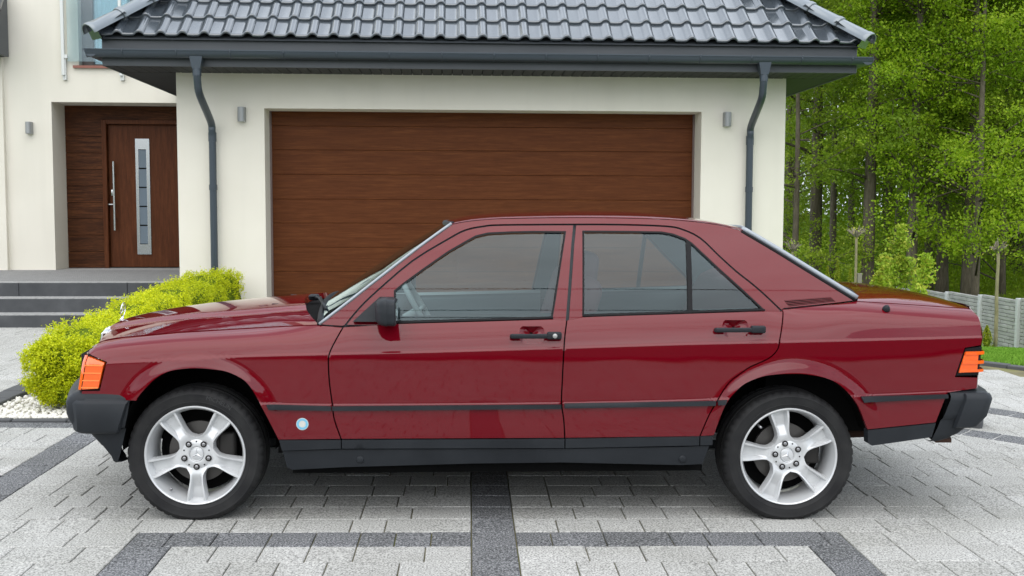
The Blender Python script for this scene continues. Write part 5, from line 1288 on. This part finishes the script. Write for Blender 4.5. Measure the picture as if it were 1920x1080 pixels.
protos=[tree_proto(1,17,.20,.0,.12,32000,.108,'leaf_spring',3.6),tree_proto(2,19,.24,.02,.22,32000,.108,'leaf_dull',3.4),tree_proto(3,15,.15,-.03,.08,30000,.108,'leaf_spring',3.2),tree_proto(4,18,.18,.05,.30,28000,.108,'leaf_spring',3.0),tree_proto(5,14,.14,.0,.06,30000,.108,'leaf_dull',3.4)]
def place_tree(k,px,D,sc,rz,label,group):
    p=at_px(px,D,0); p.z=terrain(p.x,p.y)-.1; root=empty('forest_tree',p,rz); root.scale=(sc,sc,sc); tag(root,label,'tree',group)
    link('trunk',protos[k][0],None,root); link('crown',protos[k][1],None,root)
front=[(1505,38,4,.95,'thin dark tree closest to the garage corner'),(1543,41,1,1.05,'thick pair-like trunk rising left of the bare stake tree'),(1577,44,3,.9,'slim straight tree above the rear window'),(1643,37,1,1.0,'stout straight trunk just right of the wooden stake'),(1700,43,3,1.0,'tall dark tree behind the tall young tree'),(1729,36,0,1.0,'dark leaning tree right of the tall young tree'),(1764,39,3,.95,'slender trunk behind the slender young tree'),(1789,37.5,1,.92,'forked pale trunk above the concrete fence'),(1838,36,0,1.05,'stout dark trunk above the fence step'),(1853,34,2,.95,'short-stemmed leafy tree over the right fence slabs'),(1905,38,4,1.05,'leafy tree at the right edge of the picture')]
rg=random.Random(77)
for px,D,k,sc,lb in front: place_tree(k,px,D,sc,rg.random()*6.28,lb,'front row of the wood')
for i in range(32):
    px=1440+rg.random()*620; D=46+rg.random()*30
    place_tree(rg.randrange(5),px,D,rg.uniform(.85,1.35),rg.random()*6.28,'tall leafy tree deep in the wood behind the front row','trees deep in the wood')
for i in range(7): place_tree(rg.choice((0,2,4)),1960+rg.random()*260,34+rg.random()*14,rg.uniform(.85,1.15),rg.random()*6.28,'tall leafy tree deep in the wood behind the front row','trees deep in the wood')
# undergrowth and rough grass at the foot of the wood
mb=MB(); pts=[]
for i in range(60000):
    px=1440+rg.random()*560; D=33+rg.random()**1.3*40; c=at_px(px,D,0); z=terrain(c.x,c.y); hz=rg.random()**1.7*(2.2+3.6*sst(50,70,D))*sst(35,46,D)+.25*rg.random(); pts.append((c.x,c.y,z+hz))
leaf_cloud(mb,pts,rg,.13,.6,.6); o=mb.build('undergrowth','leaf_spring'); tag(o,'low green undergrowth at the foot of the wood','undergrowth',kind='stuff')
mb=MB()
for i in range(16000):
    px=1640+rg.random()*330; D=28+rg.random()*18; c=at_px(px,D,0); z=terrain(c.x,c.y)-.02; h=rg.uniform(.25,.7); a=rg.random()*6.28; w_=.02; b=len(mb.V); lx,ly=rg.gauss(0,.15),rg.gauss(0,.15)
    if c.x<FX+.3 and D<36: continue
    mb.V+=[(c.x-w_*math.cos(a),c.y-w_*math.sin(a),z),(c.x+w_*math.cos(a),c.y+w_*math.sin(a),z),(c.x+lx,c.y+ly,z+h)]; mb.F.append((b,b+1,b+2))
o=mb.build('tall_grass','leaf_dull'); tag(o,'rough tall grass growing behind the concrete fence','grass',kind='stuff')
mb=MB(); pts=[]
for i in range(52000):
    px=1420+rg.random()*640; D=62+rg.random()*24; c=at_px(px,D,0); lump=.75+.25*math.sin(px*.03)+.2*math.sin(px*.011+2); pts.append((c.x,c.y,terrain(c.x,c.y)+rg.random()*24*lump))
leaf_cloud(mb,pts,rg,.30,.65,.4); o=mb.build('wood_backdrop','leaf_spring'); tag(o,'far mass of fresh green leaves deep inside the wood','foliage',kind='stuff')
# far side of the added lane behind the viewer, seen only as reflections
mb=MB(); pts=[]
for i in range(9000):
    x=rg.uniform(-45,50); y=-27-rg.random()*6; hm=3.2+1.6*math.sin(x*.37)+1.1*math.sin(x*.9+1); z=rg.random()*max(1.2,hm); pts.append((x,y,z-.3))
leaf_cloud(mb,pts,rg,.9,.8,.2); o=mb.build('far_woodland','leaf_dark'); tag(o,'dark line of trees behind the viewer mirrored in the car','woodland',kind='stuff')
for i,(yy,z0) in enumerate(((-13.0,10.4),(-13.4,11.3),(-12.6,12.6))):
    mb=MB(); mb.tube([(x,yy,z0-1.1*(1-((x-2)/34)**2)) for x in np.linspace(-32,36,40)],.024,5,False); o=mb.build('overhead_cable','cable'); tag(o,('lowest','middle','topmost')[i]+' of the dark overhead cables mirrored in the car windows','cable','overhead cables')
for i,x in enumerate((-32,36)):
    mb=MB(); mb.tube([(0,0,-1),(0,0,13)],.14,10,rs=[.17,.11]); mb.box(-.06,.06,-.9,.9,12.4,12.52); o=mb.build('utility_pole','bark'); o.location=(x,-13,0); tag(o,('left','right')[i]+' wooden pole carrying the overhead cables','pole')
